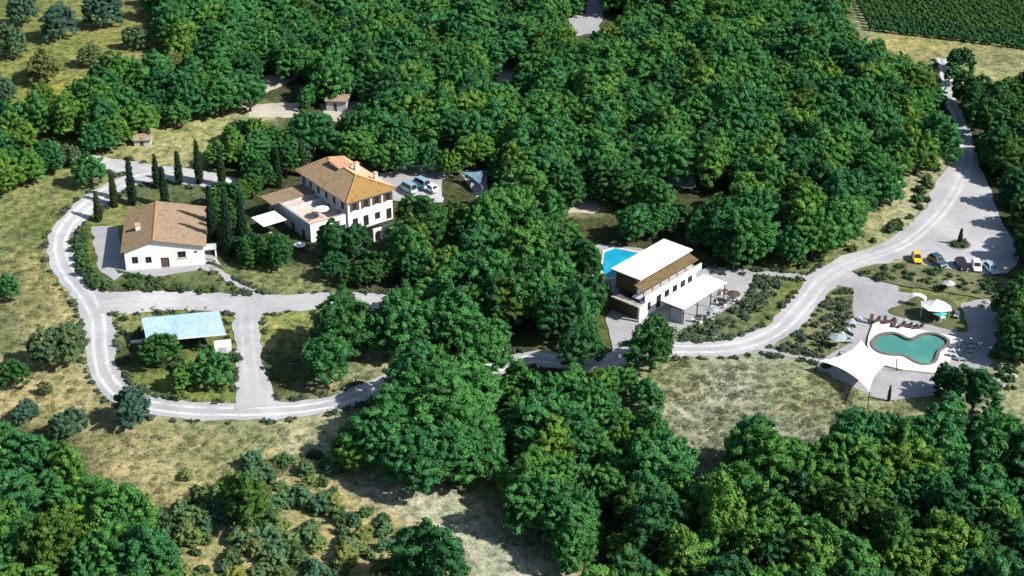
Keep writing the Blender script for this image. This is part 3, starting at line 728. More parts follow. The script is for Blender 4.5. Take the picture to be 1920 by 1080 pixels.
SPOTS = [(720,700,'beside the bend of the loop road above the dirt path'),(800,650,'above the rounded clump and the hidden lane'),(930,690,'beside the short sunlit piece of lane'),(1040,650,'just above the shaded lane'),
    (1130,570,'left of the white building forecourt'),(1110,480,'beside the blue pool'),(1000,380,'behind the middle tree belt, near the pale clearing'),(880,400,'right of the villa parking yard'),(780,400,'right in front of the villa roof'),
    (730,470,'below the arched loggia of the villa'),(720,560,'where the lower lane disappears'),(900,520,'in the middle of the central belt'),(640,640,'near the broad dark oak by the lane'),
    (1020,740,'just below the lane at the top of the bottom right wood'),(1180,740,'between the lane and the dry field'),(1250,860,'at the lower left corner of the dry field'),(1340,900,'below the dry field'),(1440,850,'pushing into the lower edge of the dry field'),
    (1620,830,'below the pool paving along the field edge'),(1780,760,'under the lower corner of the pool paving'),(1890,800,'at the right edge below the pool paving'),(1000,900,'along the shaded right side of the dirt path'),(1100,1040,'where the dirt path leaves the picture'),
    (1120,840,'in the left middle of the bottom right wood'),(1300,1000,'in the bottom centre of the bottom right wood'),(1550,950,'in the deep middle of the bottom right wood'),(1800,920,'in the right part of the bottom right wood'),(1750,1060,'on the bottom edge at the far right'),
    (30,830,'at the upper left corner of the bottom left wood'),(140,870,'on the upper rim of the bottom left wood'),(230,980,'on the rim facing the shrub slope'),(60,960,'deep in the bottom left wood'),(290,1060,'at the bottom edge beside the shrub slope'),(90,1060,'at the bottom left corner'),
    (40,250,'at the left edge below the olives'),(120,230,'below the lowest olives'),(200,180,'under the middle of the olive slope'),(280,150,'below the lone olive at the right of the slope'),(300,230,'beside the tiny hut'),(180,270,'above the upper lane'),(60,310,'on the lower left rim above the meadow'),
    (420,240,'above the right end of the upper lane'),(480,300,'behind the square parasol'),(530,240,'near the pale track in the clearing'),(560,290,'behind the lone slender cypress'),
    (400,860,'near the upper left rim of the shrub slope'),(560,850,'at the top of the shrub slope'),(660,920,'beside the start of the dirt path'),(480,940,'around the dark round tree of the slope'),(380,1010,'in the lower left of the shrub slope'),(600,1010,'in the lower middle of the shrub slope'),(740,1010,'beside the left bank of the dirt path'),(500,1075,'on the bottom edge of the shrub slope'),
    (420,420,'between the two houses'),(450,480,'above the garden meadow'),(560,470,'under the white square parasol'),(660,490,'under the front wall of the villa')]
def spot(x, y, hc=3.0):
    px, py = proj(x, y, float(hz(x, y)) + hc); return min(SPOTS, key=lambda s: (s[0] - px) ** 2 + (s[1] - py) ** 2)[2]
def sized(s, lo, hi): return 'small' if s < lo + (hi - lo) * .33 else ('large' if s > lo + (hi - lo) * .7 else 'middle sized')
def group_trees(pts, kinds, label, group, cat='tree'):
    lo = min(p[2] for p in pts); hi = max(p[2] for p in pts)
    for (x, y, s) in pts:
        k = kinds[rnd.randrange(len(kinds))]
        lb = label + '%s %s %s' % (sized(s, lo, hi), {'oak': 'leafy oak', 'dark_oak': 'dark leaved oak', 'olive': 'grey green olive'}[k], spot(x, y))
        plant(k, x, y, s, lb, cat, group, sz=s * rnd.uniform(.85, 1.2))
for (px, py, d, lab) in [(835, 742, 165, 'largest bright green oak at the top of the rounded clump above the dirt path'), (740, 790, 140, 'broad oak on the shaded left side of the rounded clump'),
        (880, 830, 120, 'bright green oak at the right edge of the rounded clump'), (800, 845, 130, 'low broad oak at the front foot of the rounded clump'), (680, 830, 90, 'oak at the left foot of the rounded clump, mostly in shade')]:
    single('great_oak', px, py, d, lab, 'tree', vert=.85)
group_trees(region(BIG, 4.6, 1.0, 1.35, seed=3), ['oak'], 'bright ', 'oaks of the rounded clump above the dirt path')
group_trees(region(MID, 5.0, .8, 1.35, seed=4), ['oak', 'dark_oak', 'oak'], '', 'oaks between the villa and the white building')
group_trees(region(GROVE, 4.6, .7, 1.0, seed=5), ['oak', 'olive', 'dark_oak'], '', 'trees of the grove behind the cypresses')
group_trees(region(LEFTW, 5.2, .75, 1.25, seed=6), ['oak', 'dark_oak', 'oak'], '', 'oaks of the wood below the olive slope')
group_trees(region(SW, 5.2, .7, 1.25, seed=7), ['oak', 'dark_oak', 'oak'], '', 'oaks of the bottom left wood')
SO = region(SOUTH, 5.4, .7, 1.35, seed=8); SO.sort(key=lambda t: t[1])
group_trees(SO[:95], ['oak', 'oak', 'dark_oak'], '', 'oaks of the bottom right wood')
scatter('south_wood', 'oak', SO[95:])
NW = region(NORTH, 4.5, .62, 1.36, seed=9, ov=.60)
scatter('north_wood', 'oak', [p for i, p in enumerate(NW) if i % 4]); scatter('north_wood', 'dark_oak', [p for i, p in enumerate(NW) if i % 4 == 0])
scatter('east_wood', 'dark_oak', region(RIGHT, 5.2, .68, 1.32, seed=10))
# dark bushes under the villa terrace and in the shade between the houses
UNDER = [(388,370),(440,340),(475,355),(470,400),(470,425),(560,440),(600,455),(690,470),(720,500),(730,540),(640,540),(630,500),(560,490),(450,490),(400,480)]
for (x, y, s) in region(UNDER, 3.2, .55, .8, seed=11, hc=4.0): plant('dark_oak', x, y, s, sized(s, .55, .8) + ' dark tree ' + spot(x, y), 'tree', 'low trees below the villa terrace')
# shrubs on the dry slope at the bottom
SLOPE = [(470,860),(560,840),(610,850),(690,915),(745,970),(800,1010),(870,1075),(900,1200),(330,1200),(330,1060),(280,990),(300,960),(350,880),(400,890)]
for i, (x, y, s) in enumerate(region(SLOPE, 2.9, .5, 1.1, seed=12, hc=1.2, r=1.5, jit=.45, free=True)):
    if rnd.random() < .84:
        k = 'olive_shrub' if rnd.random() < .7 else 'shrub'
        plant(k, x, y, s * 1.05, '%s %s shrub %s' % (sized(s, .5, 1.1), 'grey green' if k == 'olive_shrub' else 'green', spot(x, y, 1)), 'shrub', 'shrubs on the dry slope')
# hedges along the bend and low growth
for i, (px, py) in enumerate([(155,440),(150,455),(150,470),(153,485),(157,500),(163,514),(172,528),(182,538)]):
    p = at(px, py); plant('shrub', p.x, p.y, 1.0, ORD[i] + ' green shrub from the top of the strip between lane bend and brown roofed house', 'shrub', 'shrubs in the strip along the lane bend')
def low(name, kind, poly, spacing, smin, smax, seed, prob=1.0, road=True):
    if kind == 'weed': prob *= .8; smin *= .6; smax *= .6
    pts = region(poly, spacing, smin, smax, hc=.3, r=.4, check=False, seed=seed, jit=.5, free=False); g = random.Random(seed)
    pts = [p for p in pts if g.random() < prob and not (road and on_road(p[0], p[1], .25))]
    scatter(name, kind, pts); return pts
low('hillside_undergrowth', 'shrub', [(200,505),(470,555),(440,560),(230,556),(190,545)], 1.7, .45, .8, 21, .85)
low('terrace_planting', 'lavender', [(1415,515),(1470,522),(1452,552),(1415,585),(1375,612),(1320,632),(1262,640),(1300,618),(1360,588),(1400,560)], 1.25, .5, 1.15, 22, .8)
low('bank_planting', 'shrub', [(1600,508),(1700,500),(1860,525),(1905,540),(1890,562),(1770,548),(1640,524)], 2.0, .3, .7, 23, .8)
low('slope_planting', 'lavender', [(1560,530),(1600,545),(1600,600),(1585,650),(1530,670),(1430,655),(1490,620),(1530,575)], 1.6, .5, 1.2, 24, .6)
low('edge_planting', 'shrub', [(1560,480),(1640,445),(1700,395),(1740,330),(1760,330),(1735,385),(1690,430),(1600,475),(1500,500),(1400,505),(1420,495)], 2.3, .4, .9, 25, .7)
low('island_undergrowth', 'shrub', [(222,590),(440,590),(445,745),(290,745),(232,700)], 2.8, .3, .9, 26, .5)
low('verge_weeds', 'weed', [(10,350),(130,340),(100,450),(150,600),(160,760),(250,800),(620,800),(600,900),(300,960),(180,900),(0,800)], 1.6, .6, 2.2, 27, .7)
low('field_weeds', 'weed', [(1240,670),(1540,690),(1640,760),(1720,760),(1560,830),(1400,850),(1290,880),(1230,760)], 1.2, .6, 2.2, 28, .8)
low('slope_weeds', 'weed', [(0,60),(330,0),(340,250),(0,220)], 2.2, .5, 1.8, 29, .5)
low('garden_weeds', 'weed', [(430,505),(640,500),(640,548),(480,550)], 1.5, .5, 1.4, 30, .8)
low('lane_weeds', 'weed', [(490,588),(590,590),(560,650),(490,690)], 1.6, .5, 1.4, 31, .8)
low('east_verge_weeds', 'shrub', [(1855,660),(1900,640),(1930,720),(1860,740)], 2.2, .3, .8, 32, .7)
low('understory', 'weed', [(900,870),(960,880),(1060,1060),(1000,1010),(930,950)], 1.6, .7, 2.4, 33, .8)
low('clearing_weeds', 'weed', [(620,715),(700,690),(700,740),(600,755)], 1.4, .7, 1.9, 34, .8)
# a fringe of growth along the gravel edges
def fringe():
    g = random.Random(5); out = []
    for L_ in ROADLINES[:7]:
        for i in range(0, len(L_) - 1):
            a, b = L_[i], L_[i + 1]; d = Vector((b[0]-a[0], b[1]-a[1])); n = max(1, int(d.length / .9)); nn = Vector((-d.y, d.x)).normalized()
            for k in range(n):
                for s in (-1, 1):
                    if g.random() < .45:
                        o = a[2] / 2 + g.uniform(.1, .9); t = k / n
                        x = a[0] + d.x * t + nn.x * s * o; y = a[1] + d.y * t + nn.y * s * o
                        px, py = proj(x, y, float(hz(x, y)))
                        if -100 < px < 2020 and py > -60 and not on_road(x, y, .05) and not (1560 < px < 1900 and 300 < py < 600) and not (1130 < px < 1220 and 580 < py < 680): out.append((x, y, g.uniform(.35, .9)))
    return out
scatter('verge_growth', 'lavender', fringe())
# vineyard at the top right
def vine_rows():
    a0 = at(1632, 52, .8); a1 = at(2000, 97, .8); d = (a1 - a0); d.z = 0; Ln = d.length; d.normalize(); nrm = Vector((-d.y, d.x, 0))
    meshes = []
    for v in range(3):
        g = random.Random(v); lb = []
        x = 0
        while x < Ln: lb.append((x, g.uniform(-.2, .2), g.uniform(.7, 1.2), g.uniform(.45, .7), 1.1)); x += .62
        meshes.append((leaves_mesh('vine_foliage', lb, .38, .8, M['vine'], v, .7, -2), Ln))
    for r in range(22):
        p = a0 + nrm * (2.3 * r) + d * (-.5 * r); z = float(hz(p.x, p.y))
        zz = [float(hz(*(p + d * t).xy)) for t in (0, Ln)]
        o = empty('vine_row', (p.x, p.y, zz[0]), math.atan2(d.y, d.x), ORD[r] + ' dark green vine row counted from the tan strip towards the top edge', 'vine row', 'vine rows of the vineyard')
        o.rotation_euler = (0, -math.atan2(zz[1] - zz[0], Ln), math.atan2(d.y, d.x))
        f = bpy.data.objects.new('foliage', meshes[r % 3][0]); COL.objects.link(f); f.parent = o
        for k in (0, 11):
            if r == 0 and k == 0: s2 = MB().box(-.06, .06, -.06, .06, -.6, 1.7).build('end_post', M['wood'], o); vine_rows.m = s2.data
            else: s2 = bpy.data.objects.new('end_post', vine_rows.m); COL.objects.link(s2); s2.parent = o
            s2.location = (k * Ln / 11, 0, 0)
vine_rows()

# ------------------------------------------------------------------ buildings
def Ploc(o, ang, px, py, z):
    g = (px, py); p = at(px, py, z); dx, dy = p.x - o[0], p.y - o[1]; c, s = math.cos(ang), math.sin(ang)
    return dx * c + dy * s, -dx * s + dy * c
def slab(name, m, corners, th, parent, **k):
    """a sloping slab: corners with their own heights, thickness downwards"""
    n = len(corners)
    vs = [tuple(c) for c in corners] + [(c[0], c[1], c[2] - th) for c in corners]
    fs = [tuple(range(n)), tuple(range(2 * n - 1, n - 1, -1))] + [(i, n + i, n + (i + 1) % n, (i + 1) % n) for i in range(n)]
    return MB().add(vs, fs).build(name, m, parent, **k)
def tile_roof(name, m, corners, th, parent, ridge=.0, pitch=.42, label=None):
    """roof face with rolled tile rows modelled as barrel ribs running down the slope; corners: eave0, eave1, top1, top0"""
    e0, e1, t1, t0 = [Vector(c) for c in corners]
    mb = MB(); n4 = [e0, e1, t1, t0]
    vs = [tuple(v) for v in n4] + [(v.x, v.y, v.z - th) for v in n4]
    mb.add(vs, [(0,1,2,3), (7,6,5,4)] + [(i, 4+i, 4+(i+1) % 4, (i+1) % 4) for i in range(4)])
    nrm = (e1 - e0).cross(t0 - e0).normalized()
    if nrm.z < 0: nrm = -nrm
    L = (e1 - e0).length; k = int(L / pitch)
    ed = (e1 - e0).normalized()
    # rows parallel to the line of steepest fall, clipped to the face
    up = nrm.cross(ed).normalized()
    if up.z < 0: up = -up
    def topat(s):
        # distance up the slope at which the face ends above eave position s
        best = 0
        P = [(0, 0), (L, 0), ((t1 - e0).dot(ed), (t1 - e0).dot(up)), ((t0 - e0).dot(ed), (t0 - e0).dot(up))]
        for i in range(4):
            a, b = P[i], P[(i + 1) % 4]
            if (a[0] - s) * (b[0] - s) <= 0 and a[0] != b[0]:
                v = a[1] + (b[1] - a[1]) * (s - a[0]) / (b[0] - a[0]); best = max(best, v)
        return best
    for i in range(k):
        s = (i + .5) * L / k; h = topat(s)
        if h < .3: continue
        a = e0 + ed * s; b = a + up * h; w = pitch * .27; r = .07
        vs = []
        for p in (a, b):
            for (q, z) in ((-w, .004), (-w * .6, r), (w * .6, r), (w, .004)): vs.append(p + ed * q + nrm * z)
        mb.add(vs, [(0,1,5,4), (1,2,6,5), (2,3,7,6), (0,3,2,1), (4,5,6,7)])
    o = mb.build(name, m, parent, label=label); return o
def wall_strip(name, m, x0, x1, y, z0, z1, th, openings, parent, axis='x', label=None):
    """a wall with real window and door openings; openings: (x0, x1, z0, z1)"""
    xs = sorted({x0, x1, *[o[0] for o in openings], *[o[1] for o in openings]})
    zs = sorted({z0, z1, *[o[2] for o in openings], *[o[3] for o in openings]})
    mb = MB()
    for a, b in zip(xs, xs[1:]):
        run = None
        for c, d in zip(zs, zs[1:]):
            cx, cz = (a + b) / 2, (c + d) / 2
            if any(o[0] < cx < o[1] and o[2] < cz < o[3] for o in openings): continue
            if axis == 'x': mb.box(a, b, y, y + th, c, d)
            else: mb.box(y, y + th, a, b, c, d)
    o = mb.build(name, m, parent, label=label)
    bm = bmesh.new(); bm.from_mesh(o.data); bmesh.ops.remove_doubles(bm, verts=bm.verts, dist=.001)
    dup = {}
    for f in bm.faces:
        c = tuple(round(v, 3) for v in f.calc_center_median()); dup.setdefault(c, []).append(f)
    bmesh.ops.delete(bm, geom=[f for l in dup.values() if len(l) > 1 for f in l], context='FACES_ONLY')
    bm.to_mesh(o.data); bm.free(); return o
def window(parent, x0, x1, z0, z1, y, axis='x', depth=.16, frame=None, name='window', bars=1):
    """frame with a pane, set back in its opening"""
    t = .07; mb = MB()
    def bx(a, b, c, d, e, f):
        if axis == 'x': mb.box(a, b, e, f, c, d)
        else: mb.box(e, f, a, b, c, d)
    bx(x0, x0 + t, z0, z1, y, y + .08); bx(x1 - t, x1, z0, z1, y, y + .08)
    bx(x0 + t, x1 - t, z0, z0 + t, y, y + .08); bx(x0 + t, x1 - t, z1 - t, z1, y, y + .08)
    for i in range(bars):
        c = x0 + (x1 - x0) * (i + 1) / (bars + 1); bx(c - .03, c + .03, z0 + t, z1 - t, y, y + .08)
    f = mb.build(name, frame or M['wood'], parent); mb = MB()
    bx(x0 + t, x1 - t, z0 + t, z1 - t, y + .03, y + .05)
    mb.build('pane', M['glass'], f); return f

def white_house():
    A = at(237, 508); ang = math.radians(10)
    r = empty('house', (A.x, A.y, A.z - .1), ang, 'white gabled house with weathered brown tile roof inside the lane bend', 'house')
    W, D, Z, RX, RZ = 14.2, 16.0, 4.2, 5.4, 6.0
    def rz(x): return Z + (RZ - Z) * (x / RX if x < RX else (W - x) / (W - RX))
    op = [(9.4, 10.9, 1.9, 3.2), (6.3, 7.8, 0, 2.2), (1.2, 2.3, 1.4, 2.8), (3.6, 4.7, 1.3, 2.6), (12.4, 12.9, 2.6, 3.1)]
    wall_strip('wall', M['wall'], 0, W, 0, -.6, Z - .05, .4, op, r)
    MB().add([(0,0,Z-.05),(W,0,Z-.05),(W,0,rz(W)),(RX,0,RZ-.12),(0,0,rz(0)),(0,.4,Z-.05),(W,.4,Z-.05),(W,.4,rz(W)),(RX,.4,RZ-.12),(0,.4,rz(0))],
             [(0,1,3),(5,8,6),(0,5,6,1),(1,6,8,3),(3,8,5,0)]).build('gable', M['wall'], r)
    wall_strip('wall', M['wall'], .4, D, 0, -.6, Z, .4, [(3, 4, 1.2, 2.6), (7, 8, 1.2, 2.6), (11.5, 12.5, 1.2, 2.6)], r, 'y')
    wall_strip('wall', M['wall'], .4, D, W - .4, -.6, Z, .4, [(1.2, 2.6, 0, 2.4), (6, 7.2, 1.2, 2.6), (11, 12.2, 1.2, 2.6)], r, 'y')
    box('wall', M['wall'], .4, W - .4, D - .4, D, -.6, Z, r)
    window(r, 9.4, 10.9, 1.9, 3.2, .12); window(r, 1.2, 2.3, 1.4, 2.8, .12); window(r, 3.6, 4.7, 1.3, 2.6, .12); window(r, 12.4, 12.9, 2.6, 3.1, .12, bars=0)
    for a in (3, 7, 11.5): window(r, a, a + 1, 1.2, 2.6, .12, 'y')
    for a in (6, 11): window(r, a, a + 1.2, 1.2, 2.6, W - .3, 'y')
    MB().box(9.25, 11.05, -.06, -.003, 1.72, 1.88).build('window_sill', M['stone'], r)
    d = box('door', M['wood'], 6.35, 7.75, .15, .22, 0, 2.15, r); box('handle', M['darkmetal'], 7.5, 7.6, .08, .147, 1, 1.1, d)
    box('door', M['wood'], W - .3, W - .22, 1.25, 2.55, 0, 2.35, r)
    e = .55
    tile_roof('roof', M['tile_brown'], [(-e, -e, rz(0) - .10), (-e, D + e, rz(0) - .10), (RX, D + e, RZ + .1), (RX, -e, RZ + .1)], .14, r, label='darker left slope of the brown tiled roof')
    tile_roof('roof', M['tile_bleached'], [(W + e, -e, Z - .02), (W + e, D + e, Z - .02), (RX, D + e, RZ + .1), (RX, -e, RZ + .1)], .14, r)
    rc = MB()
    for i in range(34): rc.tube((RX, -e + i * .5, RZ + .08), (RX, -e + i * .5 + .53, RZ + .11), .17, .14, 8)
    rc.build('ridge_cap', M['tile_orange'], r)
    ch = box('chimney', M['wall'], 2.0, 2.8, 6.2, 7.0, 4.5, 6.1, r); box('chimney_cap', M['tile_peach'], 1.9, 2.9, 6.1, 7.1, 6.102, 6.25, ch)
    # small lean-to porch and stair at the right
    box('porch_roof', M['wallb'], W + .003, W + 2.2, .8, 3.2, 2.6, 2.75, r)
    for y in (.95, 3.0): box('porch_post', M['wall'], W + 1.9, W + 2.1, y, y + .2, -.4, 2.6, r)
    for i in range(4): box('step', M['stone'], W + .9, W + 2.6, -1.6 - .45 * i, -1.15 - .45 * i, -1.2, .30 - .2 * i, r)
    return r
white_house()

def villa():
    F = at(649, 382, 6.5); g = at(649, 405); ang = math.radians(37); zg = float(hz(F.x, F.y)); zoff = F.z - 6.5
    r = empty('villa', (F.x, F.y, zoff), ang, 'white two storey villa with ochre hipped tile roof and stepped terrace', 'house')
    U, V, Z, A = 11.4, 19.3, 6.5, 2.3; e = .7; low = -2.2
    op = []
    for x in (1.7, 4.2, 6.7, 9.2): op += [(x, x + 1.0, 4.1, 5.7)]
    for x in (1.6, 4.0, 9.2): op += [(x, x + 1.2, .2, 2.5)]
    op += [(6.6, 7.8, .9, 2.4)]
    wall_strip('wall', M['wall'], e, U - e, e, low, Z - .12, .4, op, r, label='sunlit white front wall')
    for o in op: window(r, o[0], o[1], o[2], o[3], e + .15)
    for x in (1.7, 4.2, 6.7, 9.2):
        for k, dx in enumerate((-.56, 1.03)): box('shutter', M['wood'], x + dx, x + dx + .52, e - .06, e - .004, 4.1, 5.7, r)
    ol = [(y, y + 1.0, 4.1, 5.6) for y in (2.2, 5.2, 8.2, 11.2, 14.2, 16.8)] + [(y, y + 1.2, 1.0, 3.3) for y in (3.6, 7.4, 11.4)]
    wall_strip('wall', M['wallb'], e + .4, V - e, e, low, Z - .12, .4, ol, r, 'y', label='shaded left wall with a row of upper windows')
    for o in ol: window(r, o[0], o[1], o[2], o[3], e + .15, 'y')
    wall_strip('wall', M['wall'], e + .4, V - e, U - e - .4, low, Z - .12, .4, [(4, 5, 4, 5.5), (9, 10, 4, 5.5), (14, 15, 4, 5.5)], r, 'y')
    for y in (4, 9, 14): window(r, y, y + 1, 4, 5.5, U - e - .3, 'y')
    box('wall', M['wall'], e + .4, U - e - .4, V - e - .4, V - e, low, Z - .12, r)
    m = U / 2; y0, y1 = 5.6, V - 3.0; zt = Z + A
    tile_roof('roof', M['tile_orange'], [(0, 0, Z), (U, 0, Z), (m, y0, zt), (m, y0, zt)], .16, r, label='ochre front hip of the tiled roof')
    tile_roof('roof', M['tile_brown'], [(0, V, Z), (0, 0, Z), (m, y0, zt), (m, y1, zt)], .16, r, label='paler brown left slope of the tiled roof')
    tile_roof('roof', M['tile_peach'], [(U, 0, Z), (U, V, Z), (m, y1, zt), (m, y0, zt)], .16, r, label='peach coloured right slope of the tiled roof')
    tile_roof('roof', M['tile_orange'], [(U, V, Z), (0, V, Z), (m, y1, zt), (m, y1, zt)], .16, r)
    rc = MB()
    for a, b in (((m, y0, zt), (m, y1, zt)), ((0, 0, Z), (m, y0, zt)), ((U, 0, Z), (m, y0, zt)), ((0, V, Z), (m, y1, zt)), ((U, V, Z), (m, y1, zt))):
        a = Vector(a) + Vector((0, 0, .07)); b = Vector(b) + Vector((0, 0, .07)); n = int((b - a).length / .5)
        for i in range(n): rc.tube(a.lerp(b, i / n), a.lerp(b, (i + 1.08) / n), .15, .12, 6)
    rc.build('ridge_cap', M['tile_orange'], r)
    # raised roof turret, its chimney and vents
    t = box('roof_turret', M['wall'], 4.9, 7.5, 10.4, 14.0, 7.0, 9.0, r)
    tile_roof('turret_roof', M['tile_peach'], [(4.6, 10.1, 9.0), (7.8, 10.1, 9.0), (7.8, 14.3, 9.35), (4.6, 14.3, 9.35)], .14, t)
    c = box('chimney', M['wall'], 7.8, 8.6, 9.0, 9.8, 7.2, 9.4, r); box('chimney_cap', M['tile_peach'], 7.7, 8.7, 8.9, 9.9, 9.402, 9.55, c)
    c = box('chimney', M['wall'], 9.3, 9.9, 4.4, 5.0, 6.8, 8.6, r); box('chimney_cap', M['tile_peach'], 9.2, 10.0, 4.3, 5.1, 8.602, 8.75, c)
    # terrace storey on the left
    xt = -7.3; tz = 3.0
    wall_strip('terrace_wall', M['wall'], xt, e, 1.2, low, tz + .75, .3, [(-1.0, .3, -.6, 1.7), (-3.6, -2.4, -.3, 1.5), (-6, -5, -.3, 1.5)], r, label='white front wall of the terrace storey')
    for a, b, c_, d in ((-1.0, .3, -.6, 1.7), (-3.6, -2.4, -.3, 1.5), (-6, -5, -.3, 1.5)): window(r, a, b, c_, d, 1.32)
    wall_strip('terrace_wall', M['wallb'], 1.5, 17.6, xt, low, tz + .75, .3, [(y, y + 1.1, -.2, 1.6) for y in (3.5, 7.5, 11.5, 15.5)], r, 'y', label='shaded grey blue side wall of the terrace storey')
    for y in (3.5, 7.5, 11.5, 15.5): window(r, y, y + 1.1, -.2, 1.6, xt + .12, 'y')
    box('terrace_floor', M['terracotta'], xt + .3, e - .003, 1.5, 13.4, tz - .3, tz, r)
    box('parapet', M['wallb'], xt + .3, e - .003, 9.9, 10.2, tz + .003, tz + .85, r)
    box('parapet_cap', M['stone'], xt - .06, xt + .36, 1.15, 13.4, tz + .753, tz + .84, r)
    box('parapet_cap', M['stone'], xt + .363, e - .01, 1.15, 1.56, tz + .753, tz + .84, r)
    box('side_room', M['wallb'], xt + .303, e - .003, 13.403, 17.6, low, 3.6, r)
    slab('side_roof', M['tile_brown'], [(xt - 1.6, 13.2, 3.85), (e - .003, 13.2, 3.95), (e - .003, 18.0, 3.95), (xt - 1.6, 18.0, 3.85)], .18, r, label='low flat brown roof beside the terrace')
    # arched loggia at the foot of the front
    for i in range(3):
        x = 2.6 + i * 2.1; mb = MB(); w = .28; R = .75; yb = -5.6
        pts = []
        for k in range(9):
            t_ = math.pi * k / 8; pts.append((x + R - R * math.cos(t_), 1.3 + R * math.sin(t_)))
        mb.box(x - w, x, yb, yb + .4, low - 1, 1.3); mb.box(x + 2 * R, x + 2 * R + w, yb, yb + .4, low - 1, 1.3)
        for (a, za), (b, zb) in zip(pts, pts[1:]):
            mb.add([(a, yb, za), (b, yb, zb), (b, yb, 2.5), (a, yb, 2.5), (a, yb + .4, za), (b, yb + .4, zb), (b, yb + .4, 2.5), (a, yb + .4, 2.5)],
                   [(0,1,2,3), (7,6,5,4), (0,4,5,1), (2,6,7,3), (1,5,6,2), (3,7,4,0)])
        mb.box(x - w, x, yb, yb + .4, 1.3, 2.5); mb.box(x + 2*R, x + 2*R + w, yb, yb + .4, 1.3, 2.5)
        mb.build('arch', M['wall'], r)
    box('loggia_floor', M['terracotta'], 1.8, 9.6, -6.4, e - .01, -2.6, -1.9, r)
    return r, ang, (F.x, F.y, zoff)
VR, VA, VO = villa()
def vpt(x, y, z): 
    c, s = math.cos(VA), math.sin(VA); return (VO[0] + x * c - y * s, VO[1] + x * s + y * c, VO[2] + z)

def white_building():
    F = at(1203, 523, 7.5); ang = math.radians(48.5); z0 = F.z - 7.5
    r = empty('restaurant_building', (F.x, F.y, z0), ang, 'long modern building with two flat white roofs and brown canopy between them', 'building')
    U = 15.0
    # upper roof
    box('roof', M['whiteroof'], -.5, U, -.1, 6.3, 7.35, 7.55, r, label='upper flat white roof')
    box('fascia', M['darkmetal'], -.4, U - .1, 0, 6.2, 7.12, 7.347, r)
    # upper storey glazing behind the canopy
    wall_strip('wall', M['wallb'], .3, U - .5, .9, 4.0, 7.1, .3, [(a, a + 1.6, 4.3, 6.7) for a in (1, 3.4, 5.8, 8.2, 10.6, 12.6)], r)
    for a in (1, 3.4, 5.8, 8.2, 10.6, 12.6): window(r, a, a + 1.6, 4.3, 6.7, 1.0)
    box('wall', M['wood'], .3, .6, 1.2, 5.7, 3.9, 7.1, r, label='upper side wall coloured dark for its shade'); box('wall', M['wallb'], U - .8, U - .5, 1.2, 5.7, 3.9, 7.1, r)  # dark wood colour stands in for shade on the unlit left wall
    box('wall', M['wallb'], .3, U - .5, 5.7, 6.0, -1, 7.1, r)
    # brown canopy of slats under the roof edge
    c = MB()
    for i in range(34):
        x = -.8 + i * .48
        c.add([(x, 1.0, 6.35), (x + .34, 1.0, 6.35), (x + .34, -1.0, 5.75), (x, -1.0, 5.75), (x, 1.0, 6.25), (x + .34, 1.0, 6.25), (x + .34, -1.0, 5.65), (x, -1.0, 5.65)],
              [(0,1,2,3), (7,6,5,4), (0,4,5,1), (1,5,6,2), (2,6,7,3), (3,7,4,0)])
    c.build('canopy', M['canopy'], r, label='sloping brown canopy between the two roofs')
    c2 = MB().box(-.9, U + .6, -1.12, -1.0, 5.5, 5.72); c2.build('canopy_beam', M['wood'], r)
    for i in range(7): box('canopy_post', M['darkmetal'], -.7 + i * 2.45, -.6 + i * 2.45, -1.1, -1.0, 4.003, 5.5, r)
    # balcony slab and parapet
    box('balcony_floor', M['wallb'], -1, U + .8, -1.5, 1.2, 3.803, 4.0, r)
    box('parapet', M['wall'], -1.0, U + .8, -1.7, -1.503, 3.75, 4.95, r, label='long pale balcony parapet')
    box('parapet_cap', M['terracotta'], -1.02, U + .82, -1.76, -1.46, 4.953, 5.02, r)
    for i in range(1, 6): box('roof_seam', M['wallb'], i * 2.5 - .03, i * 2.5 + .03, 0, 6.2, 7.552, 7.60, r); box('roof_seam', M['wallb'], 2.3 + i * 2.18 - .03, 2.3 + i * 2.18 + .03, -7.5, -2.7, 3.302, 3.35, r)
    # ground floor
    gop = [(1.0, 2.0, 1.0, 2.6)] + [(a, a + 1.4, .3, 3.45) for a in (3.6, 6.0, 8.4, 10.8, 13.0)]
    wall_strip('wall', M['wall'], -.8, U + .4, -.8, -1, 3.8, .3, gop, r, label='sunlit white ground floor wall')
    for a, b, c_, d in gop: window(r, a, b, c_, d, -.7)
    box('wall', M['wood'], -1.3, -1.0, -.5, 5.7, -1, 3.3, r, label='lower side wall coloured dark for its shade'); box('wall', M['wallb'], U + .1, U + .4, -.5, 5.7, -1, 3.3, r)  # unlit lower left wall painted dark in place of its shade
    box('corner_pillar', M['wall'], -1.9, -1.5, -1.3, -.9, -1, 3.3, r)
    box('side_slab', M['stone'], -2.6, -1.003, -1.4, 4.5, 3.3, 3.5, r)
    # lower awning roof
    box('lower_roof', M['whiteroof'], 2.3, U + .4, -7.6, -2.6, 3.15, 3.3, r, label='large lower flat white roof')
    box('fascia', M['darkmetal'], 2.4, U + .3, -7.5, -2.7, 2.95, 3.147, r)
    for x in (2.6, 6.7, 10.8, U): box('post', M['darkmetal'], x, x + .15, -7.4, -7.25, -1, 2.95, r)
    for x in (2.6, U): box('post', M['darkmetal'], x, x + .15, -4.6, -4.45, -1, 2.95, r)
    MB().box(2.5, 2.6, -7.2, -4.7, 0, 2.6).build('side_screen', M['cushion'], r)
    for i in range(3): box('step', M['stone'], U + 1 + .4 * i, U + 1.4 + .4 * i, 0, 4.5, -1, 3.2 - .6 * i, r)
    return r, ang, (F.x, F.y, z0)
WR, WA, WO = white_building()
def wpt(x, y, z=0.0):
    c, s = math.cos(WA), math.sin(WA); return (WO[0] + x * c - y * s, WO[1] + x * s + y * c, WO[2] + z)

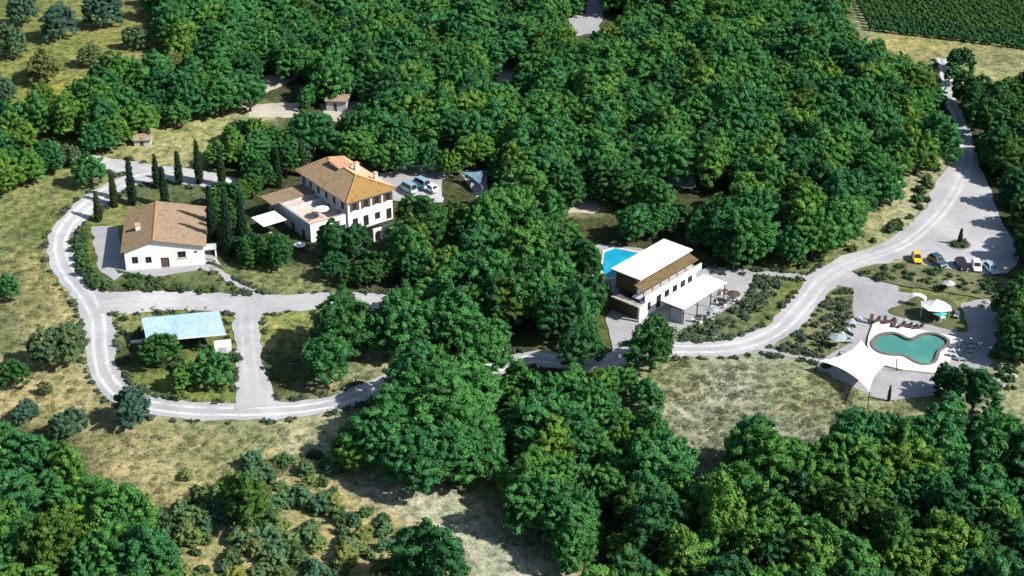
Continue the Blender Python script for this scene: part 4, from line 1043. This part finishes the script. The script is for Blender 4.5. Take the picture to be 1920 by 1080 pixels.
def shed():
    A = at(275, 640, 3.2); ang = math.radians(11); z0 = A.z - 3.2
    r = empty('open_shed', (A.x, A.y, z0), ang, 'open sided shed with pale blue metal roof in the grass island', 'shed')
    W, D = 13.0, 7.2; mb = MB(); sk = -1.2
    n = 26
    for i in range(n):
        x0 = i * W / n; x1 = (i + 1) * W / n
        for a, b, h in ((x0, x0 + (x1-x0)*.72, 0), (x0 + (x1-x0)*.72, x1, .03)):
            mb.add([(a, 0, 3.2 + h), (b, 0, 3.2 + h), (b + sk*.8, D, 3.75 + h), (a + sk*.8, D, 3.75 + h), (a, 0, 3.14), (b, 0, 3.14), (b + sk*.8, D, 3.69), (a + sk*.8, D, 3.69)],
                   [(0,1,2,3), (7,6,5,4), (0,4,5,1), (1,5,6,2), (2,6,7,3), (3,7,4,0)])
    mb.build('roof', M['bluemetal'], r)
    box('gutter', M['plastic'], -.1, W + .1, -.15, -.01, 3.05, 3.2, r)
    for x in (.3, 4.4, 8.5, W - .4):
        box('post', M['darkmetal'], x, x + .14, .3, .44, -.8, 3.1, r); box('post', M['darkmetal'], x - .9, x - .76, D - .5, D - .36, -.8, 3.6, r)
    box('beam', M['wood'], .1, W - .1, .3, .45, 2.93, 3.1, r)
    box('back_wall', M['wood'], -.5, W - 1.2, D - .34, D - .24, -.8, 3.3, r)
    return r, ang, (A.x, A.y, z0)
M['bluemetal'] = surf('pale_blue_metal_sheet', (.30, .45, .60), (.42, .56, .68), .3, rough=.5, bmp=.05, dist=.02, spec=.4)
SR, SA, SO_ = shed()
def spt(x, y, z=0.0):
    c, s = math.cos(SA), math.sin(SA); return (SO_[0] + x * c - y * s, SO_[1] + x * s + y * c, SO_[2] + z)

def hut(px, py, w, d, h, ang, label, roofm):
    p = at(px, py); r = empty('hut', p, ang, label, 'hut')
    wall_strip('wall', M['wallb'], 0, w, 0, -.6, h, .2, [(w*.35, w*.35+.8, 0, 1.9)], r); box('door', M['wood'], w*.35+.02, w*.35+.78, .08, .13, 0, 1.88, r)
    for a, b, c, e in ((0, .2, .2, d - .2), (w - .2, w, .2, d - .2), (0, w, d - .2, d)): box('wall', M['wallb'], a, b, c, e, -.6, h, r)
    tile_roof('roof', roofm, [(-.3, -.3, h + .05), (w + .3, -.3, h + .05), (w + .3, d / 2, h + .9), (-.3, d / 2, h + .9)], .12, r)
    tile_roof('roof', roofm, [(-.3, d + .3, h + .05), (w + .3, d + .3, h + .05), (w + .3, d / 2, h + .9), (-.3, d / 2, h + .9)], .12, r)
hut(612, 208, 4.6, 4.0, 2.4, math.radians(-6), 'small stone hut with pinkish tile roof in the clearing above the villa', M['tile_bleached'])
hut(252, 275, 3.4, 3.0, 1.4, math.radians(5), 'tiny low hut with pale roof on the slope above the cypress row', M['tile_bleached'])

# ------------------------------------------------------------------ pools
def pool_blue():
    z = at(1150, 500).z
    r = empty('swimming_pool', at(1140, 520), 0, 'bright blue rectangular swimming pool behind the white building', 'swimming pool')
    w = [(1133, 474), (1152, 467), (1197, 476), (1215, 500), (1180, 520), (1140, 524), (1128, 510)]
    w = [tuple(at(*p)[:2]) for p in w]
    o = drape('water', w, .16, M['bluewater'], 0, world=True, kind=None); o.parent = r; o.matrix_parent_inverse = Matrix.Translation(-Vector(r.location))
    sh = [(1152, 468), (1194, 477), (1184, 484), (1146, 475)]
    c = Vector((sum(a for a, b in w) / len(w), sum(b for a, b in w) / len(w)))
    out = [tuple(c + (Vector(p) - c) * (1 + .5 / (Vector(p) - c).length)) for p in w]
    o = drape('coping', out, .24, M['cream'], 0, world=True, kind=None, holes=[w], thick=.15); o.parent = r; o.matrix_parent_inverse = Matrix.Translation(-Vector(r.location))
pool_blue()
POOLW = [z7(*p) for p in [(640,490),(668,455),(700,425),(750,410),(800,405),(850,410),(890,430),(930,452),(975,460),(1015,452),(1050,430),(1100,412),(1160,408),(1230,425),(1285,455),(1300,485),(1275,515),(1215,548),(1200,590),(1185,640),(1140,668),(1075,672),(1010,645),(965,615),(915,592),(860,588),(780,586),(710,568),(655,530)]]
DECK = [z7(*p) for p in [(600,440),(640,330),(700,310),(800,320),(1000,370),(1120,395),(1250,420),(1445,460),(1385,555),(1290,680),(1235,770),(1100,755),(900,735),(760,700),(640,620),(590,520)]]
def pool_green():
    r = empty('swimming_pool', at(1690, 690), 0, 'free form green swimming pool set in a raised cream stone deck', 'swimming pool')
    w = smooth_closed([tuple(at(a, b, .3)[:2]) for a, b in POOLW], 1)
    inv = Matrix.Translation(-Vector(r.location))
    d = drape('deck', DECK, .38, M['cream'], 0, kind=None, holes=[w], thick=.6); d.parent = r; d.matrix_parent_inverse = inv
    o = drape('water', w, .16, M['greenwater'], 0, world=True, kind=None); o.parent = r; o.matrix_parent_inverse = inv
    c = Vector((sum(a for a, b in w) / len(w), sum(b for a, b in w) / len(w)))
    n = len(w); out = []
    for i in range(n):
        a = Vector(w[i - 1]); b = Vector(w[(i + 1) % n]); t = (b - a).normalized(); nn = Vector((t.y, -t.x))
        if (Vector(w[i]) + nn * .1 - c).length < (Vector(w[i]) - c).length and False: nn = -nn
        out.append((w[i], nn))
    area = sum(w[i - 1][0] * w[i][1] - w[i][0] * w[i - 1][1] for i in range(n)); sg = 1 if area > 0 else -1
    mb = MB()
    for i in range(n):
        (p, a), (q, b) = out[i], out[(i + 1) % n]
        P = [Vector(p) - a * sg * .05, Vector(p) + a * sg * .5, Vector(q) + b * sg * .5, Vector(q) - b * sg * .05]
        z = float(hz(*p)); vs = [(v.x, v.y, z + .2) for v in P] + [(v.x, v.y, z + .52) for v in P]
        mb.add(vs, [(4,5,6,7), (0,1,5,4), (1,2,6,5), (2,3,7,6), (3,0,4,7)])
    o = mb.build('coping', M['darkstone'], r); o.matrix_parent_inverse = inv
pool_green()

# ------------------------------------------------------------------ tents, sails, parasols
def sail():
    C = [(540, 455, 3.0), (165, 640, 2.2), (612, 915, 3.0), (850, 625, 2.4)]
    W = [at(*z7(a, b), z) for a, b, z in C]; b0 = at(*z7(540, 720))
    r = empty('shade_sail', b0, 0, 'large white four pointed shade sail beside the green swimming pool', 'shade sail')
    o0 = Vector(r.location); cen = sum((Vector(w) for w in W), Vector()) / 4; N = 14; mb = MB(); top = []
    def edge(a, b, t):
        p = a.lerp(b, t); m = (a + b) / 2; inw = (cen - m); k = 4 * t * (1 - t); return p + Vector((inw.x, inw.y, 0)) * .26 * k
    V = []
    for j in range(N + 1):
        for i in range(N + 1):
            s, t = i / N, j / N
            A, B, Cc, D = W
            # Coons patch on curved edges
            e0 = edge(A, B, s); e1 = edge(D, Cc, s); f0 = edge(A, D, t); f1 = edge(B, Cc, t)
            p = e0 * (1 - t) + e1 * t + f0 * (1 - s) + f1 * s - (A * (1-s)*(1-t) + B * s*(1-t) + D * (1-s)*t + Cc * s*t)
            d = math.hypot(s - .5, t - .5); p = p + Vector((0, 0, 0.6 * math.exp(-(d / .22) ** 2)))
            V.append(p - o0)
    F = [(j*(N+1)+i, j*(N+1)+i+1, (j+1)*(N+1)+i+1, (j+1)*(N+1)+i) for j in range(N) for i in range(N)]
    n = len(V); V2 = V + [v - Vector((0, 0, .04)) for v in V]; F2 = F + [tuple(n + k for k in f[::-1]) for f in F]
    MB().add(V2, F2).build('canopy', M['whitefab'], r, smooth=True)
    for w in W:
        q = Vector(w) - o0; dr = (Vector(w) - cen); dr.z = 0; dr = dr.normalized() * .5
        MB().tube((q.x + dr.x, q.y + dr.y, -.5), tuple(q), .09, .07).build('pole', M['darkmetal'], r)
    MB().tube((cen.x - o0.x, cen.y - o0.y, -.3), (cen.x - o0.x, cen.y - o0.y, cen.z - o0.z + .5), .08).build('centre_pole', M['darkmetal'], r)
sail()
def tri_sail():
    pts = [at(862, 321, 2.6), at(912, 318, 2.6), at(904, 350, 2.0)]
    b = at(890, 350); r = empty('shade_sail', b, 0, 'small blue grey triangular shade sail among the trees right of the parked vans', 'shade sail')
    o = Vector(r.location); P = [Vector(p) - o for p in pts]; m = sum(P, Vector()) / 3
    V = []; F = []; ring = []
    for i in range(3):
        for k in range(6):
            t = k / 6; p = P[i].lerp(P[(i + 1) % 3], t); mid = (P[i] + P[(i + 1) % 3]) / 2; ring.append(p + (m - mid) * .3 * 4 * t * (1 - t))
    n = len(ring); V = ring + [m - Vector((0, 0, .3))] + [v - Vector((0, 0, .03)) for v in ring] + [m - Vector((0, 0, .33))]
    F = [(i, (i + 1) % n, n) for i in range(n)] + [(n + 1 + (i + 1) % n, n + 1 + i, 2 * n + 1) for i in range(n)]
    MB().add(V, F).build('canopy', M['bluefab'], r)
    for p in P: MB().tube((p.x, p.y, -.5), tuple(p), .07).build('pole', M['plastic'], r)
tri_sail()
def parasol(loc, w, h, label, cat='parasol', m=None, group=None, ang=0.0, n=4, drop=.5):
    r = empty('parasol', loc, ang, label, cat, group); m = m or M['whitefab']; R = w / 2 * (1.414 if n == 4 else 1)
    off = math.pi / 4 if n == 4 else 0
    ring = [(R * math.cos(off + 2 * math.pi * i / n), R * math.sin(off + 2 * math.pi * i / n), h - drop) for i in range(n)]
    V = ring + [(0, 0, h)] + [(x, y, z - .05) for x, y, z in ring] + [(0, 0, h - .05)]
    F = [(i, (i + 1) % n, n) for i in range(n)] + [(n + 1 + (i + 1) % n, n + 1 + i, 2 * n + 1) for i in range(n)] + [(i, n + 1 + i, n + 1 + (i + 1) % n, (i + 1) % n) for i in range(n)]
    MB().add(V, F).build('canopy', m, r)
    MB().tube((0, 0, 0), (0, 0, h - .06), .04).build('pole', M['darkmetal'], r)
    MB().box(-.3, .3, -.3, .3, 0, .08).build('base', M['stone'], r); return r
p = at(504, 408, 3.2); parasol((p.x, p.y, float(hz(p.x, p.y))), 5.0, 3.5, 'large white square parasol below the left corner of the villa terrace', ang=math.radians(37))
parasol(vpt(-3.2, 3.9, 3.003), 3.0, 2.4, 'round white parasol on the terrace of the villa', n=8)
parasol(at(*z7(1215, 300)), 2.6, 2.4, 'small turquoise parasol on the lawn beside the white topped gazebo', m=M['turq'], n=8)
parasol(at(*z7(325, 520)), 3.2, 2.4, 'pale blue green parasol left of the pool deck', m=M['cushion'], n=6)
parasol(at(*z7(440, 370)), 2.0, 2.2, 'small grey parasol between slope planting and pool paving', m=M['cushion'], n=6)
parasol(at(*z7(1300, 30)), 2.4, 2.2, 'small pale parasol behind the gazebo on the bank edge', m=M['wallb'], n=6)
parasol(wpt(14.6, -9.6, 0.2), 2.6, 2.4, 'brown parasol at the rounded end of the white building terrace', m=M['brownfab'], n=8)
parasol(wpt(7.5, -10.2, 0.2), 2.2, 2.3, 'grey parasol on the terrace in front of the lower white roof', m=M['cushion'], n=8)

def gazebo():
    c = at(*z7(1200, 150), 2.4); g = float(hz(c.x, c.y)); r = empty('gazebo', (c.x, c.y, g), math.radians(-18), 'small gazebo with pointed white canvas top on the lawn above the pool', 'gazebo')
    N = 8; V = []; 
    prof = [(1.0, 0), (.72, .32), (.4, .75), (.0, 1.35)]
    ring = []
    for k, z in prof[:-1]:
        for i in range(N):
            t = 2 * math.pi * i / N + math.pi / 8; rr = k * (1 + (.12 if i % 2 else 0)); ring.append((2.6 * rr * math.cos(t), 2.1 * rr * math.sin(t), 2.2 + z))
    V = ring + [(0, 0, 3.6)]
    F = [(a * N + i, a * N + (i + 1) % N, (a + 1) * N + (i + 1) % N, (a + 1) * N + i) for a in range(2) for i in range(N)] + [(2 * N + i, 2 * N + (i + 1) % N, 3 * N) for i in range(N)]
    MB().add(V, F).build('canopy', M['whitefab'], r)
    for i in range(0, N, 2):
        x, y, z = ring[i]; MB().tube((x * .95, y * .95, -.1), (x, y, z), .05).build('post', M['plastic'], r)
    MB().box(-1.2, 1.2, -.5, .5, 0, .9).build('counter', M['wood'], r)
gazebo()
def small_canopy():
    p = at(*z7(1030, 150)); r = empty('awning', (p.x, p.y, p.z), math.radians(-30), 'small white curved awning on the lawn left of the gazebo', 'awning')
    V = []; n = 8
    for i in range(n + 1):
        t = math.pi * i / n; V += [(-1.4 * math.cos(t), -.5, 1.5 + .6 * math.sin(t)), (-1.4 * math.cos(t), .6, 1.5 + .6 * math.sin(t))]
    k = len(V); V = V + [(x, y, z - .04) for x, y, z in V]
    F = [(2*i, 2*i+2, 2*i+3, 2*i+1) for i in range(n)] + [(k+2*i+1, k+2*i+3, k+2*i+2, k+2*i) for i in range(n)]
    MB().add(V, F).build('canopy', M['whitefab'], r)
    for x in (-1.4, 1.4): MB().tube((x, 0, -.1), (x, 0, 1.5), .04).build('post', M['plastic'], r)
small_canopy()

# ------------------------------------------------------------------ loungers, tables, chairs
def lounger(mf, mc, label, cat='sun lounger', group=None):
    r = empty('sun_lounger', (0, 0, 0), 0, label, cat, group)
    box('frame', mf, -.34, .34, -1.0, .9, .24, .30, r)
    box('cushion', mc, -.31, .31, -.98, .28, .302, .40, r)
    MB().add([(-.31,.30,.32),(.31,.30,.32),(.31,.95,.78),(-.31,.95,.78),(-.31,.30,.42),(.31,.30,.42),(.31,.90,.88),(-.31,.90,.88)],
             [(0,3,2,1),(4,5,6,7),(0,1,5,4),(1,2,6,5),(2,3,7,6),(3,0,4,7)]).build('backrest', mc, r)
    for x in (-.32, .26):
        for y in (-.95, .8): box('leg', mf, x, x + .06, y, y + .06, 0, .24, r)
    return r
L1 = lounger(M['wood'], M['brownfab'], 'brown sun lounger in the row behind the green pool', group='brown sun loungers behind the green pool')
L1.name = 'sun_lounger'; first = True
for i in range(9):
    a, b = z7(632 + i * 50 + rnd.uniform(-12, 12), 296 + i * 10 + rnd.uniform(-10, 12)); q = at(a, b); o = L1 if i == 0 else copy_tree(L1)
    o.location = (q.x, q.y, float(hz(q.x, q.y)) + .382); o.rotation_euler = (0, 0, math.radians(-60 + rnd.uniform(-45, 45))); o.scale = (.92,) * 3
    o['label'] = ORD[i] + ' brown sun lounger from the left in the row behind the green pool'
L2 = lounger(M['plastic'], M['cushion'], 'grey sun lounger on the paving right of the cream deck', group='grey sun loungers right of the cream deck')
k = 0
for row in range(2):
    for i in range(5):
        a, b = z7(1355 + i * 33 + row * 52, 625 - i * 36 + row * 8); q = at(a, b); o = L2 if k == 0 else copy_tree(L2)
        o.location = (q.x, q.y, float(hz(q.x, q.y)) + .05); o.rotation_euler = (0, 0, math.radians(60 + rnd.uniform(-8, 8))); o.scale = (1.1,) * 3; o['label'] = ORD[i] + ' grey lounger from below in the %s row right of the cream deck' % ('near', 'far')[row]; k += 1
L3 = lounger(M['plastic'], M['cushion'], 'pale sun lounger beside the tall edge of the pool paving on the left', group='pale sun loungers left of the green pool')
for i, (a, b) in enumerate([(480, 330), (450, 400), (410, 440), (560, 300), (420, 480)]):
    q = at(*z7(a, b)); o = L3 if i == 0 else copy_tree(L3)
    o.location = (q.x, q.y, float(hz(q.x, q.y)) + .05); o.rotation_euler = (0, 0, math.radians(20 + 15 * i)); o['label'] = ['pale sun lounger behind the small grey parasol left of the pool', 'pale sun lounger in front of the small grey parasol left of the pool', 'pale sun lounger between the two grey parasols left of the pool', 'pale sun lounger at the left end of the brown lounger row', 'pale sun lounger beside the pale blue green parasol'][i]
def table_set(loc, label, m1, group=None, ang=0):
    r = empty('cafe_table', loc, ang, label, 'table', group)
    MB().prism([(.55 * math.cos(t * .5236), .55 * math.sin(t * .5236)) for t in range(12)], .70, .75).build('tabletop', m1, r)
    MB().tube((0, 0, 0), (0, 0, .70), .05).build('stem', M['darkmetal'], r); MB().tube((0, 0, 0), (0, 0, .04), .28).build('foot', M['darkmetal'], r); return r
def chair(loc, ang, label, m1, group=None):
    r = empty('chair', loc, ang, label, 'chair', group); box('seat', m1, -.23, .23, -.23, .23, .42, .47, r); box('backrest', m1, -.23, .23, .19, .23, .472, .9, r)
    for x in (-.22, .18):
        for y in (-.22, .18): box('leg', m1, x, x + .04, y, y + .04, 0, .42, r)
    return r
T = table_set(at(563, 466), 'round white table on the dark lawn below the villa', M['plastic']); T.scale = (2.0, 2.0, 1.1)
c0 = chair((0, 0, 0), 0, 'white chair under the lower white roof terrace', M['plastic'], 'chairs on the white building terrace'); ccount = 0
t0 = table_set((0, 0, 0), 'small table on the white building terrace', M['wood'], 'tables on the white building terrace')
for i, (x, y) in enumerate([(5, -8.9), (9.3, -9.2), (12.8, -8.7), (16.6, -6.5), (17.5, -3.5), (15.4, -9.0)]):
    t = t0 if i == 0 else copy_tree(t0); t.location = wpt(x, y, 0); t.location.z = float(hz(t.location.x, t.location.y)) + .125
    t['label'] = 'small dark table %s on the white building terrace' % ['nearest the lane tree', 'beside the grey parasol', 'beside the awning post in the middle', 'at the rounded tip', 'at the far end near the forest shade', 'under the brown parasol'][i]
    for j in range(3):
        c = c0 if ccount == 0 else copy_tree(c0); ccount += 1; a = j * 2.1 + i
        q = wpt(x + .95 * math.cos(a), y + .95 * math.sin(a)); c.location = (q[0], q[1], float(hz(q[0], q[1])) + .125); c.rotation_euler = (0, 0, WA + a - math.pi / 2); c['label'] = '%s white chair at the terrace table %s' % (ORD[j], ['nearest the lane tree', 'beside the grey parasol', 'by the middle awning post', 'at the rounded terrace tip', 'near the forest shade', 'under the brown parasol'][i])
cl = chair(at(*z7(1245, 285)), .4, 'white garden chair on the lawn below the gazebo', M['plastic']); cl.scale = (2, 2, 1.6)
cl = chair(at(*z7(1375, 268)), -.5, 'white garden chair near the right tip of the lawn', M['plastic']); cl.scale = (1.8, 1.8, 1.4)
vt = table_set(vpt(-2.0, 6.0, 3.003), 'dark round table on the pinkish villa terrace', M['wood'])
for i, (x, y) in enumerate([(-3.0, 6.3), (-1.2, 6.7), (-5.4, 4.0)]):
    chair(vpt(x, y, 3.003), VA + i * 1.3, ['dark chair left of the terrace table at the villa', 'dark chair right of the terrace table at the villa', 'dark chair near the outer parapet of the villa terrace'][i], M['wood'])
def cart():
    p = Vector(spt(12.3, .5)); p.z = float(hz(p.x, p.y))
    r = empty('trailer', p, SA, 'white box trailer standing under the right end of the blue shed roof', 'trailer')
    box('body', M['plastic'], -1.4, 1.4, -2.4, -.2, .5, 1.9, r); box('door', M['wallb'], -.6, .6, -2.46, -2.403, .6, 1.7, r)
    for y in (-2.45, -.15): MB().tube((-.3, y, .35), (-.3, y + .15, .35), .35, n=12).build('wheel', M['tyre'], r)
    MB().tube((1.4, -1.3, .6), (2.4, -1.3, .5), .05).build('drawbar', M['darkmetal'], r)
cart()
def planks():
    p = at(256, 642); r = empty('plank_stack', p, .2, 'small stack of pale boards in the shade left of the shed', 'boards')
    for i in range(5): box('board', M['plastic'], -1 + .04 * i, 1 + .03 * i, -.4, .4, .06 * i, .06 * i + .055, r)
planks()

# ------------------------------------------------------------------ cars
def car(paintm, label, group, dark=False, s=(1, 1, 1), name='car', van=False):
    r = empty(name, (0, 0, 0), 0, label, 'van' if van else 'car', group); r.scale = s
    L, Wd = 2.05, .86; belt = .92 if not van else 1.15; roof = 1.46 if not van else 2.0
    st = [(-L, .60, .35, .60), (-L + .12, .76, .24, .78), (-L + .7, .84, .22, belt - .04), (-.6, Wd, .22, belt), (.6, Wd, .22, belt), (1.25, .85, .22, belt - .06), (L - .2, .78, .24, .74), (L, .62, .34, .58)]
    V = []; 
    for (y, w, z0, z1) in st:
        zm = z0 + (z1 - z0) * .55
        V += [(-w * .9, y, z0), (w * .9, y, z0), (w, y, zm), (w * .9, y, z1), (-w * .9, y, z1), (-w, y, zm)]
    F = [(a * 6 + i, a * 6 + (i + 1) % 6, (a + 1) * 6 + (i + 1) % 6, (a + 1) * 6 + i) for a in range(len(st) - 1) for i in range(6)]
    F += [tuple(range(5, -1, -1)), tuple(range((len(st) - 1) * 6, len(st) * 6))]
    b = MB().add(V, F).build('body', paintm, r)
    y0, y1, y2, y3 = (-1.75, -1.25, .35, 1.05) if not van else (-1.95, -1.8, .7, 1.3)
    bw, tw = .76, .60
    cab = [(-bw, y0, belt - .03), (bw, y0, belt - .03), (bw, y3, belt - .03), (-bw, y3, belt - .03), (-tw, y1, roof), (tw, y1, roof), (tw, y2, roof), (-tw, y2, roof)]
    MB().add(cab, [(4,5,6,7), (0,1,5,4), (1,2,6,5), (2,3,7,6), (3,0,4,7)]).build('cabin', paintm, r)
    def pane(nm, q, off):
        q = [Vector(p) for p in q]; c = sum(q, Vector()) / 4; n = (q[1] - q[0]).cross(q[3] - q[0]).normalized()
        if n.dot(c - Vector((0, -.3, 1.1))) < 0: n = -n
        q = [c + (p - c) * .86 for p in q]; V = [p + n * .012 for p in q] + [p - n * .01 for p in q]
        MB().add(V, [(0,1,2,3), (7,6,5,4), (0,4,5,1), (1,5,6,2), (2,6,7,3), (3,7,4,0)]).build(nm, M['glass'], r)
    C = cab
    pane('windscreen', [C[3], C[2], C[6], C[7]], 0); pane('rear_window', [C[0], C[1], C[5], C[4]], 0)
    pane('side_window', [C[1], C[2], C[6], C[5]], 0); pane('side_window', [C[0], C[3], C[7], C[4]], 0)
    for x in (-.80, .80):
        for y in (-1.3, 1.3):
            s_ = 1 if x > 0 else -1
            w = MB().tube((x - .1 * s_, y, .31), (x + .07 * s_, y, .31), .31, n=14).build('wheel', M['tyre'], r)
            MB().tube((x + .05 * s_, y, .31), (x + .085 * s_, y, .31), .19, n=10).build('rim', M['rim'], w)
    for x in (-.55, .55):
        box('headlight', M['lamp'], x - .14, x + .14, L - .10, L + .012, .50, .62, r); box('tail_light', M['redlamp'], x - .12, x + .12, -L - .012, -L + .1, .48, .62, r)
    box('bumper', M['darkmetal'], -.55, .55, L + .002, L + .06, .3, .44, r)
    for x in (-.88, .80): box('mirror', paintm, x, x + .09, .72, .82, belt, belt + .12, r)
    return r
cars = [('yellow', (.75, .50, .02), 1718, 492, 'small yellow hatchback at the left end of the lower parking row', 176, (1.0, .9, 1.05)),
        ('navy', (.03, .08, .12), 1757, 498, 'dark blue car second from the left in the lower parking row', 200, (1.12, 1.1, 1.15)),
        ('black', (.02, .02, .025), 1802, 504, 'black car in the middle of the lower parking row', 182, (1.05, 1.0, 1.05)),
        ('white', (.78, .78, .78), 1830, 507, 'white car between the black and the pale blue car', 172, (1.0, .98, 1.0)),
        ('pale_blue', (.25, .48, .55), 1858, 512, 'pale blue car at the right end of the lower parking row', 192, (1.08, 1.0, 1.0))]
for nm, c, px, py, lab, deg, s in cars:
    m = paint(nm + '_car_paint', c, .25, .1 if nm != 'white' else 0); o = car(m, lab, 'cars of the lower parking row', s=s)
    q = at(px, py - 3); o.location = (q.x, q.y, float(hz(q.x, q.y)) + .06); o.rotation_euler = (0, 0, math.radians(deg))
silver = paint('silver_blue_paint', (.28, .45, .56), .3, .2)
for px, py, lab, deg, van, s in [(765, 358, 'silver blue van parked left of another one beside the villa', 40, True, (1.1, 1.15, 1)),
                              (789, 350, 'silver blue van parked right of another one beside the villa', 40, True, (1.1, 1.15, 1)),
                              (808, 358, 'white car parked behind the two silver blue vans', 40, False, (1, .9, 1))]:
    o = car(silver if van else paint('white_car_paint', (.78, .78, .78), .25), lab, 'vehicles parked beside the villa', s=s, van=van, name='van' if van else 'car')
    q = at(px, py); o.location = (q.x, q.y, float(hz(q.x, q.y)) + .07); o.rotation_euler = (0, 0, math.radians(deg))

# round planter with its tree in the parking ground
def planter():
    p = at(*z8(1172, 388)); r = empty('planter_island', p, 0, 'round kerbed planting island in the middle of the gravel parking ground', 'planter')
    n = 24; mb = MB()
    for i in range(n):
        a, b = 2 * math.pi * i / n, 2 * math.pi * (i + .9) / n
        P = [(2.0 * math.cos(a), 2.0 * math.sin(a)), (2.0 * math.cos(b), 2.0 * math.sin(b)), (2.25 * math.cos(b), 2.25 * math.sin(b)), (2.25 * math.cos(a), 2.25 * math.sin(a))]
        k = MB().add([(x, y, -.1) for x, y in P] + [(x, y, .16) for x, y in P], [(4,5,6,7), (0,1,5,4), (1,2,6,5), (2,3,7,6), (3,0,4,7)]); k.build('kerb_stone', M['stone'], r)
    MB().tube((0, 0, -.1), (0, 0, .13), 2.0, n=24).build('soil', M['lawn'], r)
    for i in range(14):
        a = rnd.uniform(0, 6.28); d = rnd.uniform(.2, 1.7) ; plant('lavender', p.x + d * math.cos(a), p.y + d * math.sin(a), .75, 'low dark plant in the round planting island', 'shrub', 'plants of the round planting island', zoff=.1)
    o = plant('cypress', p.x, p.y, .5, 'thin young tree rising from the round planting island', 'tree', name='young_tree', variant=0, zoff=.1, sz=.36)
planter()
# stones, rocks and small edging things
RC = {}
def rock(px, py, s, label, group):
    RC[group] = RC.get(group, 0) + 1; label = ORD[RC[group] - 1] + ' ' + label
    p = at(px, py); g = random.Random(int(px)); bm = bmesh.new(); bmesh.ops.create_icosphere(bm, subdivisions=2, radius=1)
    for v in bm.verts:
        v.co *= 1 + g.uniform(-.16, .16); v.co.z *= .6
    me = bpy.data.meshes.new('rock'); bm.to_mesh(me); bm.free(); me.materials.append(M['stone'])
    o = bpy.data.objects.new('rock', me); COL.objects.link(o); o.location = (p.x, p.y, p.z + .1 * s); o.scale = (s, s * .8, s); tag(o, label, 'rock', group)
for px, py, s in [(238,588,.5),(270,582,.6),(292,580,.9),(320,581,.7),(355,580,.8),(390,578,.7)]:
    rock(px, py, s, 'grey rock from the left along the upper edge of the shed island', 'rocks along the shed island')
for px, py, s in [(1866,598,1.1),(1874,590,1.0),(1860,580,.9),(1850,568,.7),(1880,566,1.0),(1840,574,.6)]:
    rock(px, py, s, 'pale rock at the wood edge right of the lawn', 'pale rocks right of the lawn')
for px, py, s in [(1880,640,.8),(1890,668,.7),(1876,690,.8),(1900,706,.7),(1882,725,.9),(1866,715,.7)]:
    rock(px, py, s, 'grey rock among weeds right of the pool paving', 'rocks right of the pool paving')
for px, py, s in [(748,668,.9),(762,664,1.2),(778,668,.9),(742,676,.8)]:
    rock(px, py, s, 'pale rock in the small sunny gap above the rounded oak clump', 'pale rocks in the sunny gap')
